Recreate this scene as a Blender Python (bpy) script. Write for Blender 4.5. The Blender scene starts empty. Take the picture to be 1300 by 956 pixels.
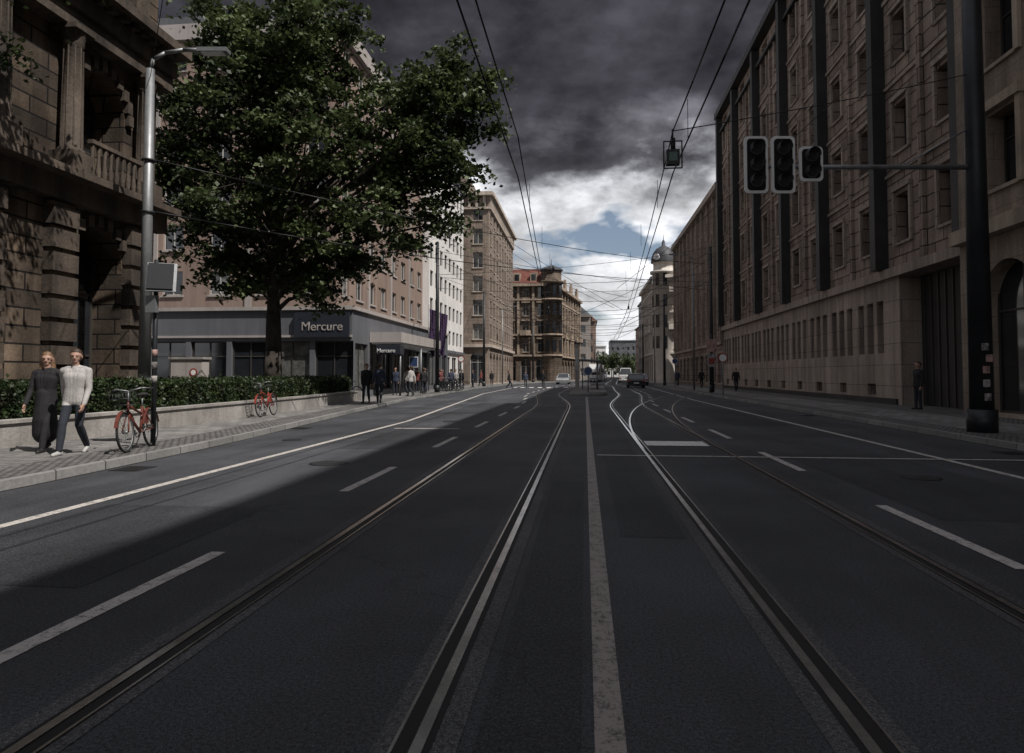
import bpy, bmesh, math, random
import numpy as np
from mathutils import Vector, Matrix
random.seed(7); rng=np.random.default_rng(7)
R=math.radians
scene=bpy.context.scene
# ------------------------------------------------------------ materials
def ds(c,k=.80):
    g=.3*c[0]+.59*c[1]+.11*c[2]; return tuple(g+(x-g)*k for x in c)
def nodes(m):
    m.use_nodes=True; nt=m.node_tree; return nt,nt.nodes,nt.links
def ramp(n,fac,stops,l):
    r=n.new('ShaderNodeValToRGB'); e=r.color_ramp.elements
    while len(e)<len(stops): e.new(0.5)
    for i,(p,c) in enumerate(stops):
        e[i].position=p; e[i].color=(c[0],c[1],c[2],1) if hasattr(c,'__len__') else (c,c,c,1)
    l.new(fac,r.inputs[0]); return r.outputs[0]
def mixc(n,l,a,b,f,mode='MIX'):
    x=n.new('ShaderNodeMix'); x.data_type='RGBA'; x.blend_type=mode
    for s,v in ((x.inputs[0],f),(x.inputs[6],a),(x.inputs[7],b)):
        if isinstance(v,(int,float)): s.default_value=v if s.type=='VALUE' else (v,v,v,1)
        elif isinstance(v,tuple): s.default_value=(v[0],v[1],v[2],1)
        else: l.new(v,s)
    return x.outputs[2]
def noise(n,l,vec,scale,detail=5,rough=.6):
    t=n.new('ShaderNodeTexNoise'); t.inputs['Scale'].default_value=scale
    t.inputs['Detail'].default_value=detail; t.inputs['Roughness'].default_value=rough
    if vec is not None: l.new(vec,t.inputs['Vector'])
    return t.outputs['Fac']
def mat(name,col,rough=.7,metal=0,var=.3,scale=1.2,fine=25,bump=.0,streak=0,spec=.4):
    m=bpy.data.materials.new(name); nt,n,l=nodes(m); b=n['Principled BSDF']; col=ds(col,.88)
    g=n.new('ShaderNodeNewGeometry').outputs['Position']
    f1=noise(n,l,g,scale,3); f2=noise(n,l,g,fine,2)
    lo=tuple(c*(1-var) for c in col); hi=tuple(min(1,c*(1+var)) for c in col)
    c=ramp(n,f1,[(.3,lo),(.7,hi)],l)
    c=mixc(n,l,c,ramp(n,f2,[(.3,.75),(.7,1.15)],l),min(1,var*2),'MULTIPLY')
    if streak:
        mp=n.new('ShaderNodeMapping'); mp.inputs['Scale'].default_value=(2.2,2.2,.16); l.new(g,mp.inputs[0])
        f3=noise(n,l,mp.outputs[0],1.3,4); c=mixc(n,l,c,ramp(n,f3,[(.35,.45),(.62,1.0)],l),streak,'MULTIPLY')
    l.new(c,b.inputs['Base Color']); b.inputs['Roughness'].default_value=rough
    b.inputs['Metallic'].default_value=metal; b.inputs['Specular IOR Level'].default_value=spec
    if bump:
        bp=n.new('ShaderNodeBump'); bp.inputs['Strength'].default_value=bump; bp.inputs['Distance'].default_value=.02
        l.new(f2,bp.inputs['Height']); l.new(bp.outputs[0],b.inputs['Normal'])
    return m
def stone(name,c1,c2,mortar,bw,bh,ms=.02,rough=.85,streak=.6,bump=.6,soot=.5,horiz=False):
    m=bpy.data.materials.new(name); nt,n,l=nodes(m); b=n['Principled BSDF']; c1,c2,mortar=ds(c1),ds(c2),ds(mortar)
    g=n.new('ShaderNodeNewGeometry').outputs['Position']
    s=n.new('ShaderNodeSeparateXYZ'); l.new(g,s.inputs[0])
    cb=n.new('ShaderNodeCombineXYZ')
    if horiz: l.new(s.outputs[0],cb.inputs[0]); l.new(s.outputs[1],cb.inputs[1])
    else:
        a=n.new('ShaderNodeMath'); a.operation='ADD'; l.new(s.outputs[0],a.inputs[0]); l.new(s.outputs[1],a.inputs[1])
        l.new(a.outputs[0],cb.inputs[0]); l.new(s.outputs[2],cb.inputs[1])
    br=n.new('ShaderNodeTexBrick'); l.new(cb.outputs[0],br.inputs['Vector'])
    br.inputs['Color1'].default_value=(*c1,1); br.inputs['Color2'].default_value=(*c2,1); br.inputs['Mortar'].default_value=(*mortar,1)
    br.inputs['Scale'].default_value=1; br.inputs['Mortar Size'].default_value=ms; br.inputs['Mortar Smooth'].default_value=.3
    br.inputs['Brick Width'].default_value=bw; br.inputs['Row Height'].default_value=bh; br.inputs['Bias'].default_value=0
    c=br.outputs['Color']
    f1=noise(n,l,g,.35,5,.7); c=mixc(n,l,c,ramp(n,f1,[(.35,.35),(.65,1.15)],l),soot,'MULTIPLY')
    f2=noise(n,l,g,14,4); c=mixc(n,l,c,ramp(n,f2,[(.3,.7),(.7,1.2)],l),.6,'MULTIPLY')
    if streak:
        mp=n.new('ShaderNodeMapping'); mp.inputs['Scale'].default_value=(2,2,.14); l.new(g,mp.inputs[0])
        f3=noise(n,l,mp.outputs[0],1.1,4); c=mixc(n,l,c,ramp(n,f3,[(.38,.4),(.62,1.0)],l),streak,'MULTIPLY')
    l.new(c,b.inputs['Base Color']); b.inputs['Roughness'].default_value=rough; b.inputs['Specular IOR Level'].default_value=.25
    h=mixc(n,l,ramp(n,br.outputs['Fac'],[(0,1),(1,0)],l),f2,.35)
    bp=n.new('ShaderNodeBump'); bp.inputs['Strength'].default_value=bump; bp.inputs['Distance'].default_value=.03
    l.new(h,bp.inputs['Height']); l.new(bp.outputs[0],b.inputs['Normal'])
    return m
def leafmat(name,dark,light,scale=.5):
    m=bpy.data.materials.new(name); nt,n,l=nodes(m); b=n['Principled BSDF']; out=n['Material Output']
    ge=n.new('ShaderNodeNewGeometry'); f1=noise(n,l,ge.outputs['Position'],scale,2)
    c=ramp(n,f1,[(.35,dark),(.65,light)],l)
    c=mixc(n,l,c,ramp(n,ge.outputs['Random Per Island'],[(0,.5),(1,1.6)],l),1.0,'MULTIPLY')
    l.new(c,b.inputs['Base Color']); b.inputs['Roughness'].default_value=.5; b.inputs['Specular IOR Level'].default_value=.35
    tr=n.new('ShaderNodeBsdfTranslucent'); l.new(c,tr.inputs['Color'])
    mx=n.new('ShaderNodeMixShader'); mx.inputs[0].default_value=.3
    l.new(b.outputs[0],mx.inputs[1]); l.new(tr.outputs[0],mx.inputs[2]); l.new(mx.outputs[0],out.inputs[0])
    return m
def asphalt(name,col,patch=.35):
    m=bpy.data.materials.new(name); nt,n,l=nodes(m); b=n['Principled BSDF']
    g=n.new('ShaderNodeNewGeometry').outputs['Position']
    mp=n.new('ShaderNodeMapping'); mp.inputs['Scale'].default_value=(1,.14,1); l.new(g,mp.inputs[0])
    f1=noise(n,l,mp.outputs[0],1.1,5,.65); f2=noise(n,l,g,55,3,.8); f3=noise(n,l,g,.3,4); f4=noise(n,l,g,190,1)
    c=ramp(n,f1,[(.3,tuple(x*(1-patch) for x in col)),(.7,tuple(x*(1+patch) for x in col))],l)
    c=mixc(n,l,c,ramp(n,f2,[(.32,.3),(.68,2.3)],l),.9,'MULTIPLY')
    c=mixc(n,l,c,ramp(n,f4,[(.45,.7),(.72,3.0)],l),.8,'MULTIPLY')
    c=mixc(n,l,c,ramp(n,f3,[(.35,.6),(.65,1.3)],l),.9,'MULTIPLY')
    v=n.new('ShaderNodeTexVoronoi'); v.feature='DISTANCE_TO_EDGE'; v.inputs['Scale'].default_value=.22
    wv=n.new('ShaderNodeVectorMath'); wv.operation='ADD'
    nn=n.new('ShaderNodeTexNoise'); nn.inputs['Scale'].default_value=1.5; nn.inputs['Detail'].default_value=4; l.new(g,nn.inputs['Vector'])
    l.new(g,wv.inputs[0]); l.new(nn.outputs['Color'],wv.inputs[1]); l.new(wv.outputs[0],v.inputs['Vector'])
    c=mixc(n,l,c,ramp(n,v.outputs['Distance'],[(0,.5),(.004,1.0)],l),.6,'MULTIPLY')
    l.new(c,b.inputs['Base Color']); l.new(ramp(n,f1,[(.3,.62),(.7,.88)],l),b.inputs['Roughness']); b.inputs['Specular IOR Level'].default_value=.28
    bp=n.new('ShaderNodeBump'); bp.inputs['Strength'].default_value=.7; bp.inputs['Distance'].default_value=.012
    l.new(f2,bp.inputs['Height']); l.new(bp.outputs[0],b.inputs['Normal'])
    return m
def paint(name,col,wear=.5):
    m=bpy.data.materials.new(name); nt,n,l=nodes(m); b=n['Principled BSDF']
    g=n.new('ShaderNodeNewGeometry').outputs['Position']
    f=noise(n,l,g,9,5,.75); f2=noise(n,l,g,60,3,.7)
    fm=mixc(n,l,f,f2,.45)
    c=ramp(n,fm,[(.38,tuple(x*.18 for x in col)),(.38+.22*wear,col)],l)
    l.new(c,b.inputs['Base Color']); b.inputs['Roughness'].default_value=.7
    return m
def paving(name,col,bw,bh,cob=False):
    return stone(name,tuple(c*1.15 for c in col),tuple(c*.7 for c in col),tuple(c*.3 for c in col),bw,bh,.012 if not cob else .018,streak=0,soot=.5,bump=.6,horiz=True)
M={}
M['asphalt']=asphalt('asphalt',(.031,.032,.036))
M['asphalt2']=asphalt('asphalt_patch',(.021,.022,.025))
M['seam']=asphalt('rail_seam',(.044,.044,.046),.5)
M['paint']=paint('worn_road_paint',(.46,.43,.40),.6)
M['paintw']=paint('white_road_paint',(.70,.69,.68),.45)
M['paintc']=paint('beige_road_paint',(.27,.235,.215),.6)
M['steel']=mat('rail_steel',(.64,.63,.62),.22,.95,.25,3,40)
M['groove']=mat('rail_groove',(.008,.008,.008),.8,0,.2)
M['pave']=paving('paving_slabs',(.22,.21,.20),.36,.36)
M['cob']=paving('cobble_paving',(.18,.17,.165),.13,.11,True)
M['kerb']=stone('granite_kerb',(.26,.25,.24),(.18,.18,.17),(.05,.05,.05),.95,3,.012,streak=0,soot=.4)
M['iron']=mat('cast_iron',(.03,.03,.032),.6,.4,.3,3,40,.5)
M['concrete']=mat('concrete',(.32,.30,.28),.85,0,.3,.8,18,.4,.4)
M['sand']=stone('sooty_sandstone',(.23,.16,.105),(.09,.068,.05),(.022,.018,.016),1.05,.42,.025,soot=.95,streak=.8,bump=1.0)
M['sandtrim']=mat('sandstone_trim',(.095,.072,.055),.85,0,.6,.6,14,.5,.8)
M['slab']=stone('travertine_slabs',(.42,.31,.245),(.30,.22,.17),(.07,.052,.04),1.17,.63,.03,soot=.6,streak=.55,bump=.8)
M['slab2']=stone('plinth_slabs',(.44,.345,.28),(.37,.29,.235),(.14,.11,.09),1.75,.9,.014,soot=.35,streak=.55,bump=.4)
M['darkstrip']=mat('dark_stone_pilaster',(.030,.027,.027),.6,0,.3,1,20,.2,.4)
M['beige']=stone('beige_plaster',(.36,.275,.20),(.33,.25,.185),(.20,.15,.11),2.4,.8,.012,soot=.5,streak=.6,bump=.3)
M['beigetrim']=mat('beige_trim',(.38,.30,.225),.85,0,.25,.8,18,.3,.5)
M['hotel']=mat('hotel_render',(.29,.205,.165),.9,0,.12,.3,20,.15,.35)
M['hoteltrim']=mat('hotel_pale_band',(.38,.34,.32),.85,0,.12,.5,20,.1,.3)
M['grey']=mat('grey_cladding',(.12,.125,.14),.6,0,.15,.4,16,.1,.3)
M['white']=mat('white_facade',(.76,.74,.72),.8,0,.1,.3,16,.1,.3)
M['tower']=stone('tower_stone',(.37,.285,.225),(.31,.24,.19),(.14,.11,.085),1.4,.5,.015,soot=.4,streak=.5)
M['towertrim']=mat('tower_trim',(.50,.42,.35),.85,0,.2,.6,16,.3,.4)
M['brown']=stone('brown_stone',(.24,.17,.12),(.17,.125,.09),(.05,.04,.032),1.0,.4,.02,soot=.7,streak=.6)
M['browntrim']=mat('brown_trim',(.42,.33,.25),.85,0,.4,.8,16,.4,.6)
M['tile']=stone('red_roof_tiles',(.22,.065,.04),(.16,.045,.03),(.06,.02,.015),.3,.25,.02,soot=.3,streak=.2)
M['slate']=mat('slate_roof',(.05,.052,.06),.6,0,.3,1,20,.3)
M['roof']=mat('flat_roof',(.12,.12,.12),.9,0,.2)
M['glass']=mat('window_glass',(.018,.021,.026),.08,0,.3,.7,3,0,0,.9)
M['glass2']=mat('window_with_curtain',(.12,.12,.115),.12,0,.45,2.5,8,0,0,.8)
M['frame']=mat('window_frame_white',(.46,.45,.43),.5,0,.1)
M['framed']=mat('window_frame_dark',(.05,.045,.04),.5,0,.1)
M['black']=mat('black_interior',(.008,.008,.008),.9,0,.2)
M['pole']=mat('painted_steel_dark',(.026,.029,.033),.45,.3,.25,2,20)
M['visor']=mat('signal_visor',(.07,.07,.075),.4,0,.15)
M['polel']=mat('galvanised_steel',(.24,.25,.26),.5,.5,.2,2,20,0,.4)
M['wire']=mat('wire',(.015,.015,.017),.5,.4,.1)
M['bark']=mat('bark',(.045,.036,.029),.95,0,.4,3,14,.9,.5)
M['leaf']=leafmat('linden_leaves',(.022,.035,.013),(.088,.115,.045),.7)
M['hleaf']=leafmat('hedge_leaves',(.016,.029,.011),(.042,.062,.022),2)
M['soil']=mat('soil',(.04,.032,.025),.95,0,.4,2,20,.5)
M['rubber']=mat('rubber',(.02,.02,.02),.8,0,.2)
M['red']=mat('red_paint',(.26,.035,.022),.4,0,.1)
M['orange']=mat('orange_paint',(.14,.032,.02),.45,0,.2)
M['whitep']=mat('white_enamel',(.74,.74,.73),.4,0,.05)
M['sticker']=mat('faded_stickers',(.26,.24,.23),.6,0,.9,9,30)
M['blue']=mat('blue_enamel',(.03,.06,.15),.4,0,.05)
M['green']=mat('unlit_green_lens',(.02,.09,.06),.2,0,.05)
M['purple']=mat('purple_cloth',(.045,.022,.07),.8,0,.2)
M['lens']=mat('dark_lens',(.03,.03,.032),.15,0,.1)
M['skin']=mat('skin',(.40,.23,.165),.6,0,.08,8,60)
M['hairb']=mat('hair_brown',(.05,.028,.016),.6,0,.4,20,90)
M['hairl']=mat('hair_chestnut',(.16,.085,.04),.55,0,.4,20,90)
M['jacket']=mat('light_jacket',(.37,.35,.34),.85,0,.22,7,50,.3)
M['jeans']=mat('dark_trousers',(.022,.026,.036),.9,0,.25,6,60,.3)
M['dress']=mat('dark_dress',(.016,.015,.017),.85,0,.35,6,60,.4)
M['shoe']=mat('sneaker',(.38,.37,.36),.6,0,.2)
M['shoed']=mat('dark_shoe',(.02,.02,.02),.5,0,.2)
M['eye']=mat('eye_dark',(.015,.012,.01),.2,0,.1)
M['lip']=mat('lips',(.26,.09,.07),.6,0,.1)
M['coatA']=mat('coat_dark_blue',(.03,.04,.07),.85,0,.2)
M['coatB']=mat('coat_red',(.16,.04,.035),.85,0,.2)
M['poster']=mat('poster_paper',(.36,.22,.19),.6,0,.6,9,30)
M['cream']=mat('cream_stone',(.52,.47,.41),.85,0,.2,.6,16,.3,.4); M['creamt']=mat('cream_trim',(.62,.57,.51),.85,0,.15,.6,16,.3,.3)
for k,c in (('carblack',(.02,.02,.022)),('carsilver',(.35,.36,.37)),('carwhite',(.65,.65,.65)),('cardark',(.035,.04,.055))):
    M[k]=mat(k+'_paint',c,.25,.2,.05,1,10,0,0,.7)
M['tail']=mat('tail_light',(.4,.02,.015),.3)
# ------------------------------------------------------------ mesh builder
class MB:
    def __init__(s): s.v=[];s.f=[];s.m=[];s.mats=[];s.sm=[]
    def mi(s,mt):
        mt=M[mt] if isinstance(mt,str) else mt
        if mt not in s.mats: s.mats.append(mt)
        return s.mats.index(mt)
    def face(s,pts,mt):
        k=len(s.v); s.v+= [tuple(p) for p in pts]; s.f.append(tuple(range(k,k+len(pts)))); s.m.append(s.mi(mt)); s.sm.append(False)
    def hexa(s,c,mt):
        k=len(s.v); s.v+=[tuple(p) for p in c]; i=s.mi(mt)
        for f in ((0,3,2,1),(4,5,6,7),(0,1,5,4),(1,2,6,5),(2,3,7,6),(3,0,4,7)):
            s.f.append(tuple(k+q for q in f)); s.m.append(i); s.sm.append(False)
    def box(s,x0,x1,y0,y1,z0,z1,mt):
        s.hexa([(x0,y0,z0),(x1,y0,z0),(x1,y1,z0),(x0,y1,z0),(x0,y0,z1),(x1,y0,z1),(x1,y1,z1),(x0,y1,z1)],mt)
    def rbox(s,c,size,rotz,mt,tilt=0):
        mtx=Matrix.Translation(c)@Matrix.Rotation(rotz,4,'Z')@Matrix.Rotation(tilt,4,'X')
        a,b,d=[q/2 for q in size]
        s.hexa([mtx@Vector(p) for p in ((-a,-b,-d),(a,-b,-d),(a,b,-d),(-a,b,-d),(-a,-b,d),(a,-b,d),(a,b,d),(-a,b,d))],mt)
    def cyl(s,p0,p1,r0,r1,mt,n=10,caps=True):
        p0=Vector(p0);p1=Vector(p1);d=(p1-p0)
        if d.length<1e-6: return
        d.normalize(); a=d.orthogonal().normalized(); b=d.cross(a); k=len(s.v); i=s.mi(mt)
        for p,r in ((p0,r0),(p1,r1)):
            for j in range(n):
                t=2*math.pi*j/n; s.v.append(tuple(p+a*math.cos(t)*r+b*math.sin(t)*r))
        for j in range(n):
            s.f.append((k+j,k+(j+1)%n,k+n+(j+1)%n,k+n+j)); s.m.append(i); s.sm.append(True)
        if caps:
            s.f.append(tuple(k+n-1-j for j in range(n))); s.m.append(i); s.sm.append(False)
            s.f.append(tuple(k+n+j for j in range(n))); s.m.append(i); s.sm.append(False)
    def tube(s,pts,r,mt,n=8):
        for a,b in zip(pts[:-1],pts[1:]): s.cyl(a,b,r,r,mt,n)
    def lathe(s,c,prof,mt,n=20,top=None):
        k=len(s.v); i=s.mi(mt)
        for r,z in prof:
            for j in range(n):
                t=2*math.pi*j/n; s.v.append((c[0]+r*math.cos(t),c[1]+r*math.sin(t),c[2]+z))
        for q in range(len(prof)-1):
            for j in range(n):
                s.f.append((k+q*n+j,k+q*n+(j+1)%n,k+(q+1)*n+(j+1)%n,k+(q+1)*n+j)); s.m.append(i); s.sm.append(True)
    def sphere(s,c,rx,ry,rz,mt,nu=12,nv=8):
        k=len(s.v); i=s.mi(mt)
        for q in range(nv+1):
            ph=-math.pi/2+math.pi*q/nv
            rr=max(math.cos(ph),.001)
            for j in range(nu):
                t=2*math.pi*j/nu; s.v.append((c[0]+rx*rr*math.cos(t),c[1]+ry*rr*math.sin(t),c[2]+rz*math.sin(ph)))
        for q in range(nv):
            for j in range(nu):
                s.f.append((k+q*nu+j,k+q*nu+(j+1)%nu,k+(q+1)*nu+(j+1)%nu,k+(q+1)*nu+j)); s.m.append(i); s.sm.append(True)
    def torus(s,c,ax,R0,r,mt,n=28,k2=6):
        ax=Vector(ax).normalized(); a=ax.orthogonal().normalized(); b=ax.cross(a); c=Vector(c); k=len(s.v); i=s.mi(mt)
        for j in range(n):
            t=2*math.pi*j/n; d=a*math.cos(t)+b*math.sin(t)
            for q in range(k2):
                u=2*math.pi*q/k2; s.v.append(tuple(c+d*(R0+r*math.cos(u))+ax*(r*math.sin(u))))
        for j in range(n):
            for q in range(k2):
                s.f.append((k+j*k2+q,k+((j+1)%n)*k2+q,k+((j+1)%n)*k2+(q+1)%k2,k+j*k2+(q+1)%k2)); s.m.append(i); s.sm.append(True)
    def ribbon(s,pts,w,z,mt):
        L=[];
        for i,p in enumerate(pts):
            a=Vector(pts[max(i-1,0)][:2]); b=Vector(pts[min(i+1,len(pts)-1)][:2]); t=(b-a).normalized(); nn=Vector((t.y,-t.x))
            L.append((Vector(p[:2])-nn*w/2,Vector(p[:2])+nn*w/2))
        for (a,b),(c,d) in zip(L[:-1],L[1:]): s.face([(a.x,a.y,z),(b.x,b.y,z),(d.x,d.y,z),(c.x,c.y,z)],mt)
    def obj(s,name,parent=None):
        me=bpy.data.meshes.new(name); me.from_pydata(s.v,[],s.f)
        for m_ in s.mats: me.materials.append(m_)
        me.polygons.foreach_set('material_index',s.m); me.polygons.foreach_set('use_smooth',s.sm); me.update()
        o=bpy.data.objects.new(name,me); scene.collection.objects.link(o)
        if parent: o.parent=parent
        return o
class Grp:
    def __init__(s,name): s.name=name; s.p={}
    def __getitem__(s,k):
        if k not in s.p: s.p[k]=MB()
        return s.p[k]
    def done(s,loc=None,rot=0,scale=1):
        e=bpy.data.objects.new(s.name,None); scene.collection.objects.link(e)
        for k,b in s.p.items():
            if b.f: b.obj(k,e)
        if loc: e.location=loc
        e.rotation_euler=(0,0,rot); e.scale=(scale,)*3
        return e
Z=Vector((0,0,1))
class Fac:
    """local facade frame: x along the wall, z up, d outwards"""
    def __init__(s,g,o,u): s.g=g; s.o=Vector(o); s.u=Vector(u).normalized(); s.n=s.u.cross(Z)
    def p(s,x,z,d=0): return s.o+s.u*x+Z*z+s.n*d
    def lb(s,x0,x1,z0,z1,d0,d1,mt,part='trim'):
        s.g[part].hexa([s.p(x0,z0,d0),s.p(x1,z0,d0),s.p(x1,z0,d1),s.p(x0,z0,d1),s.p(x0,z1,d0),s.p(x1,z1,d0),s.p(x1,z1,d1),s.p(x0,z1,d1)],mt)
    def wall(s,W,H,ops,wm,z0=0,x0=0,depth=.25,fm='frame',mull=(1,1),sill=None,arch=(),curt=.25,fw=.07,glass=True):
        b=s.g['walls']
        xs=sorted({round(v,4) for v in [x0,W]+[q for o in ops for q in (o[0],o[2])]})
        zs=sorted({round(v,4) for v in [z0,H]+[q for o in ops for q in (o[1],o[3])]})
        zi={v:i for i,v in enumerate(zs)}; xi={v:i for i,v in enumerate(xs)}
        hole=np.zeros((len(xs),len(zs)),bool)
        for o in ops: hole[xi[round(o[0],4)]:xi[round(o[2],4)],zi[round(o[1],4)]:zi[round(o[3],4)]]=True
        for i in range(len(xs)-1):
            j=0
            while j<len(zs)-1:
                if hole[i,j]: j+=1; continue
                k=j
                while k+1<len(zs)-1 and not hole[i,k+1]: k+=1
                b.face([s.p(xs[i],zs[j]),s.p(xs[i+1],zs[j]),s.p(xs[i+1],zs[k+1]),s.p(xs[i],zs[k+1])],wm); j=k+1
        for oi,(a,c,e,f) in enumerate([o[:4] for o in ops]):
            D=-depth
            b.face([s.p(a,c),s.p(a,f),s.p(a,f,D),s.p(a,c,D)],wm); b.face([s.p(e,c),s.p(e,c,D),s.p(e,f,D),s.p(e,f)],wm)
            b.face([s.p(a,f),s.p(e,f),s.p(e,f,D),s.p(a,f,D)],wm); b.face([s.p(a,c),s.p(a,c,D),s.p(e,c,D),s.p(e,c)],wm)
            w=s.g['windows']
            if glass:
                # each pane is set at its own tiny angle so reflections differ from window to window
                j1,j2=random.uniform(0,.02),random.uniform(0,.02)
                w.face([s.p(a,c,D-j1),s.p(e,c,D-j2),s.p(e,f,D-j2*.5),s.p(a,f,D-j1*.5)],'glass2' if random.random()<curt else 'glass')
                F=D+.05; d0=D+.004
                s.lb(a,a+fw,c,f,d0,F,fm,'frames'); s.lb(e-fw,e,c,f,d0,F,fm,'frames')
                s.lb(a+fw,e-fw,c,c+fw,d0,F,fm,'frames'); s.lb(a+fw,e-fw,f-fw,f,d0,F,fm,'frames')
                for q in range(1,mull[0]+1):
                    x=a+(e-a)*q/(mull[0]+1); s.lb(x-fw*.4,x+fw*.4,c+fw,f-fw,d0,F-.006,fm,'frames')
                for q in range(1,mull[1]+1):
                    z=c+(f-c)*(.68 if mull[1]==1 else q/(mull[1]+1)); s.lb(a+fw,e-fw,z-fw*.4,z+fw*.4,d0,F-.012,fm,'frames')
            else: w.face([s.p(a,c,D),s.p(e,c,D),s.p(e,f,D),s.p(a,f,D)],'black')
            if sill: s.lb(a-.08,e+.08,c-.12,c-.002,-.05,.09,sill)
        for oi in arch:
            a,c,e,f=ops[oi][:4]; r=(e-a)/2; cx=(a+e)/2; zs_=f-r; N=8
            for side in (0,1):
                arc=[(cx-r*math.cos(math.pi/2*q/N)*(1 if side==0 else -1),zs_+r*math.sin(math.pi/2*q/N)) for q in range(N+1)]
                cor=(a,f) if side==0 else (e,f)
                for q in range(N):
                    P=[s.p(*cor,-.003),s.p(*arc[q],-.003),s.p(*arc[q+1],-.003)]
                    b.face(P if side==0 else P[::-1],wm)
                    b.face([s.p(*arc[q],0),s.p(*arc[q+1],0),s.p(*arc[q+1],-depth+.01),s.p(*arc[q],-depth+.01)],wm)
def body(g,x0,x1,y0,y1,h,wm,rm='roof',skip=()):
    b=g['walls']; z=.0
    if 'W' not in skip: b.face([(x0,y1,z),(x0,y0,z),(x0,y0,h),(x0,y1,h)],wm)
    if 'E' not in skip: b.face([(x1,y0,z),(x1,y1,z),(x1,y1,h),(x1,y0,h)],wm)
    if 'S' not in skip: b.face([(x0,y0,z),(x1,y0,z),(x1,y0,h),(x0,y0,h)],wm)
    if 'N' not in skip: b.face([(x1,y1,z),(x0,y1,z),(x0,y1,h),(x1,y1,h)],wm)
    g['roof'].face([(x0,y0,h),(x1,y0,h),(x1,y1,h),(x0,y1,h)],rm)
def hip(g,x0,x1,y0,y1,z,h,mt,inset=None):
    i=inset or min(x1-x0,y1-y0)/2-.05
    a=[(x0,y0,z),(x1,y0,z),(x1,y1,z),(x0,y1,z)]; t=[(x0+i,y0+i,z+h),(x1-i,y0+i,z+h),(x1-i,y1-i,z+h),(x0+i,y1-i,z+h)]
    for q in range(4): g['roof'].face([a[q],a[(q+1)%4],t[(q+1)%4],t[q]],mt)
    g['roof'].face(t,mt)
# ------------------------------------------------------------ ground
S=.12
def C(y):  # street centre line
    return 0 if y<40 else (.0006*(y-40)**2 if y<80 else .96+.05*(y-80))
def KL(y): return float(np.interp(y,[-60,8,13,25,35,64,95,108,120,150,250,600],[-6.9,-6.9,-7.1,-8.4,-9.3,-10.2,-9.6,-7.2,-3.6,-.2,4.0,20]))
def KR(y): return float(np.interp(y,[-60,60,100,150,250,600],[7.8,7.9,8.6,10.8,16,35]))
def split(y): t=min(max((y-28)/22,0),1); t=t*t*(3-2*t); u=min(max((y-74)/22,0),1); u=u*u*(3-2*u); return 1.25*(t-u)
def TL(y): return C(y)-1.37-split(y)
def TR(y): return C(y)+1.8+split(y)
def branch(y): return 1.8+.0042*max(y-13,0)**2
b=MB(); b.face([(-2500,-2500,-.06),(2500,-2500,-.06),(2500,2500,-.06),(-2500,2500,-.06)],mat('ground_soil',(.08,.08,.075),.9)); b.obj('ground')
b=MB(); b.face([(-60,-60,0),(60,-60,0),(60,600,0),(-60,600,0)],'asphalt'); b.obj('road')
ys=[-60]+list(np.arange(-20,160,2.0))+[180,200,250,300,400,600]
for side,nm in ((-1,'sidewalk'),(1,'sidewalk')):
    K=KL if side<0 else KR; g=Grp(nm); b=g['paving']; kb=g['kerb']
    for y0,y1 in zip(ys[:-1],ys[1:]):
        for (a,c,mt,z) in ((.15,1.0,'cob',S),(1.0,3.2,'pave',S+.001),(3.2,50,'cob',S)):
            P=[(K(y0)+side*a,y0,z),(K(y0)+side*c,y0,z),(K(y1)+side*c,y1,z),(K(y1)+side*a,y1,z)]
            b.face(P if side>0 else P[::-1],mt)
        x0,x1=K(y0),K(y1); w=side*.15
        kb.hexa([(x0,y0,-.02),(x0+w,y0,-.02),(x1+w,y1,-.02),(x1,y1,-.02),(x0+side*.015,y0,S+.006),(x0+w,y0,S+.006),(x1+w,y1,S+.006),(x1+side*.015,y1,S+.006)],'kerb')
    g.done()
# rails
g=Grp('tram_rails'); rb=g['rail_heads']; sb=g['seams']; gb=g['grooves']
yy=list(np.arange(-6,130,1.5))+list(range(135,300,8))
for T in (TL,TR):
    for s in (-1,1):
        off=s*.729
        sb.ribbon([(T(y)+off,y) for y in yy],.32,.004,'seam')
        gb.ribbon([(T(y)+off-s*.045,y) for y in yy],.055,.008,'groove')
        gb.ribbon([(T(y)+off+s*.05,y) for y in yy],.026,.008,'groove')
        P=[(T(y)+off+s*.012,y) for y in yy]
        rb.ribbon(P,.048,.0125,'steel'); rb.ribbon([(T(y)+off-s*.082,y) for y in yy],.014,.0125,'steel')
yb=list(np.arange(13,62,1.0))
for s in (-1,1):
    P=[(branch(y)+s*.729,y) for y in yb]
    sb.ribbon(P,.30,.0055,'seam'); gb.ribbon([(p[0]-s*.045,p[1]) for p in P],.05,.0095,'groove'); rb.ribbon(P,.05,.014,'steel')
g.done()
# markings
b=MB()
b.ribbon([(.09+C(y),y) for y in np.arange(-6,44,2)],.118,.0045,'paintc')
b.ribbon([(float(np.interp(y,[-10,20,48,90],[-5.45,-5.25,-7.2,-7.6])),y) for y in np.arange(-10,90,2)],.13,.0045,'paint')
for k in range(-1,20):
    y0=3+4.95*k; off=-2.87-split(y0)+C(y0)
    b.face([(off-.06,y0,.0045),(off+.06,y0,.0045),(off+.06,y0+2.15,.0045),(off-.06,y0+2.15,.0045)],'paint')
    y0=5.3+5.0*k; off=3.12+split(y0)+C(y0)
    b.face([(off-.06,y0,.0065),(off+.06,y0,.0065),(off+.06,y0+2.4,.0065),(off-.06,y0+2.4,.0065)],'paint')
b.ribbon([(5.85,y) for y in np.arange(-10,40,2)]+[(6.4,60),(7,90)],.12,.0045,'paint')
b.face([(.2,11.85,.0105),(7.4,11.85,.0105),(7.4,11.96,.0105),(.2,11.96,.0105)],'paint')
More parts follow.
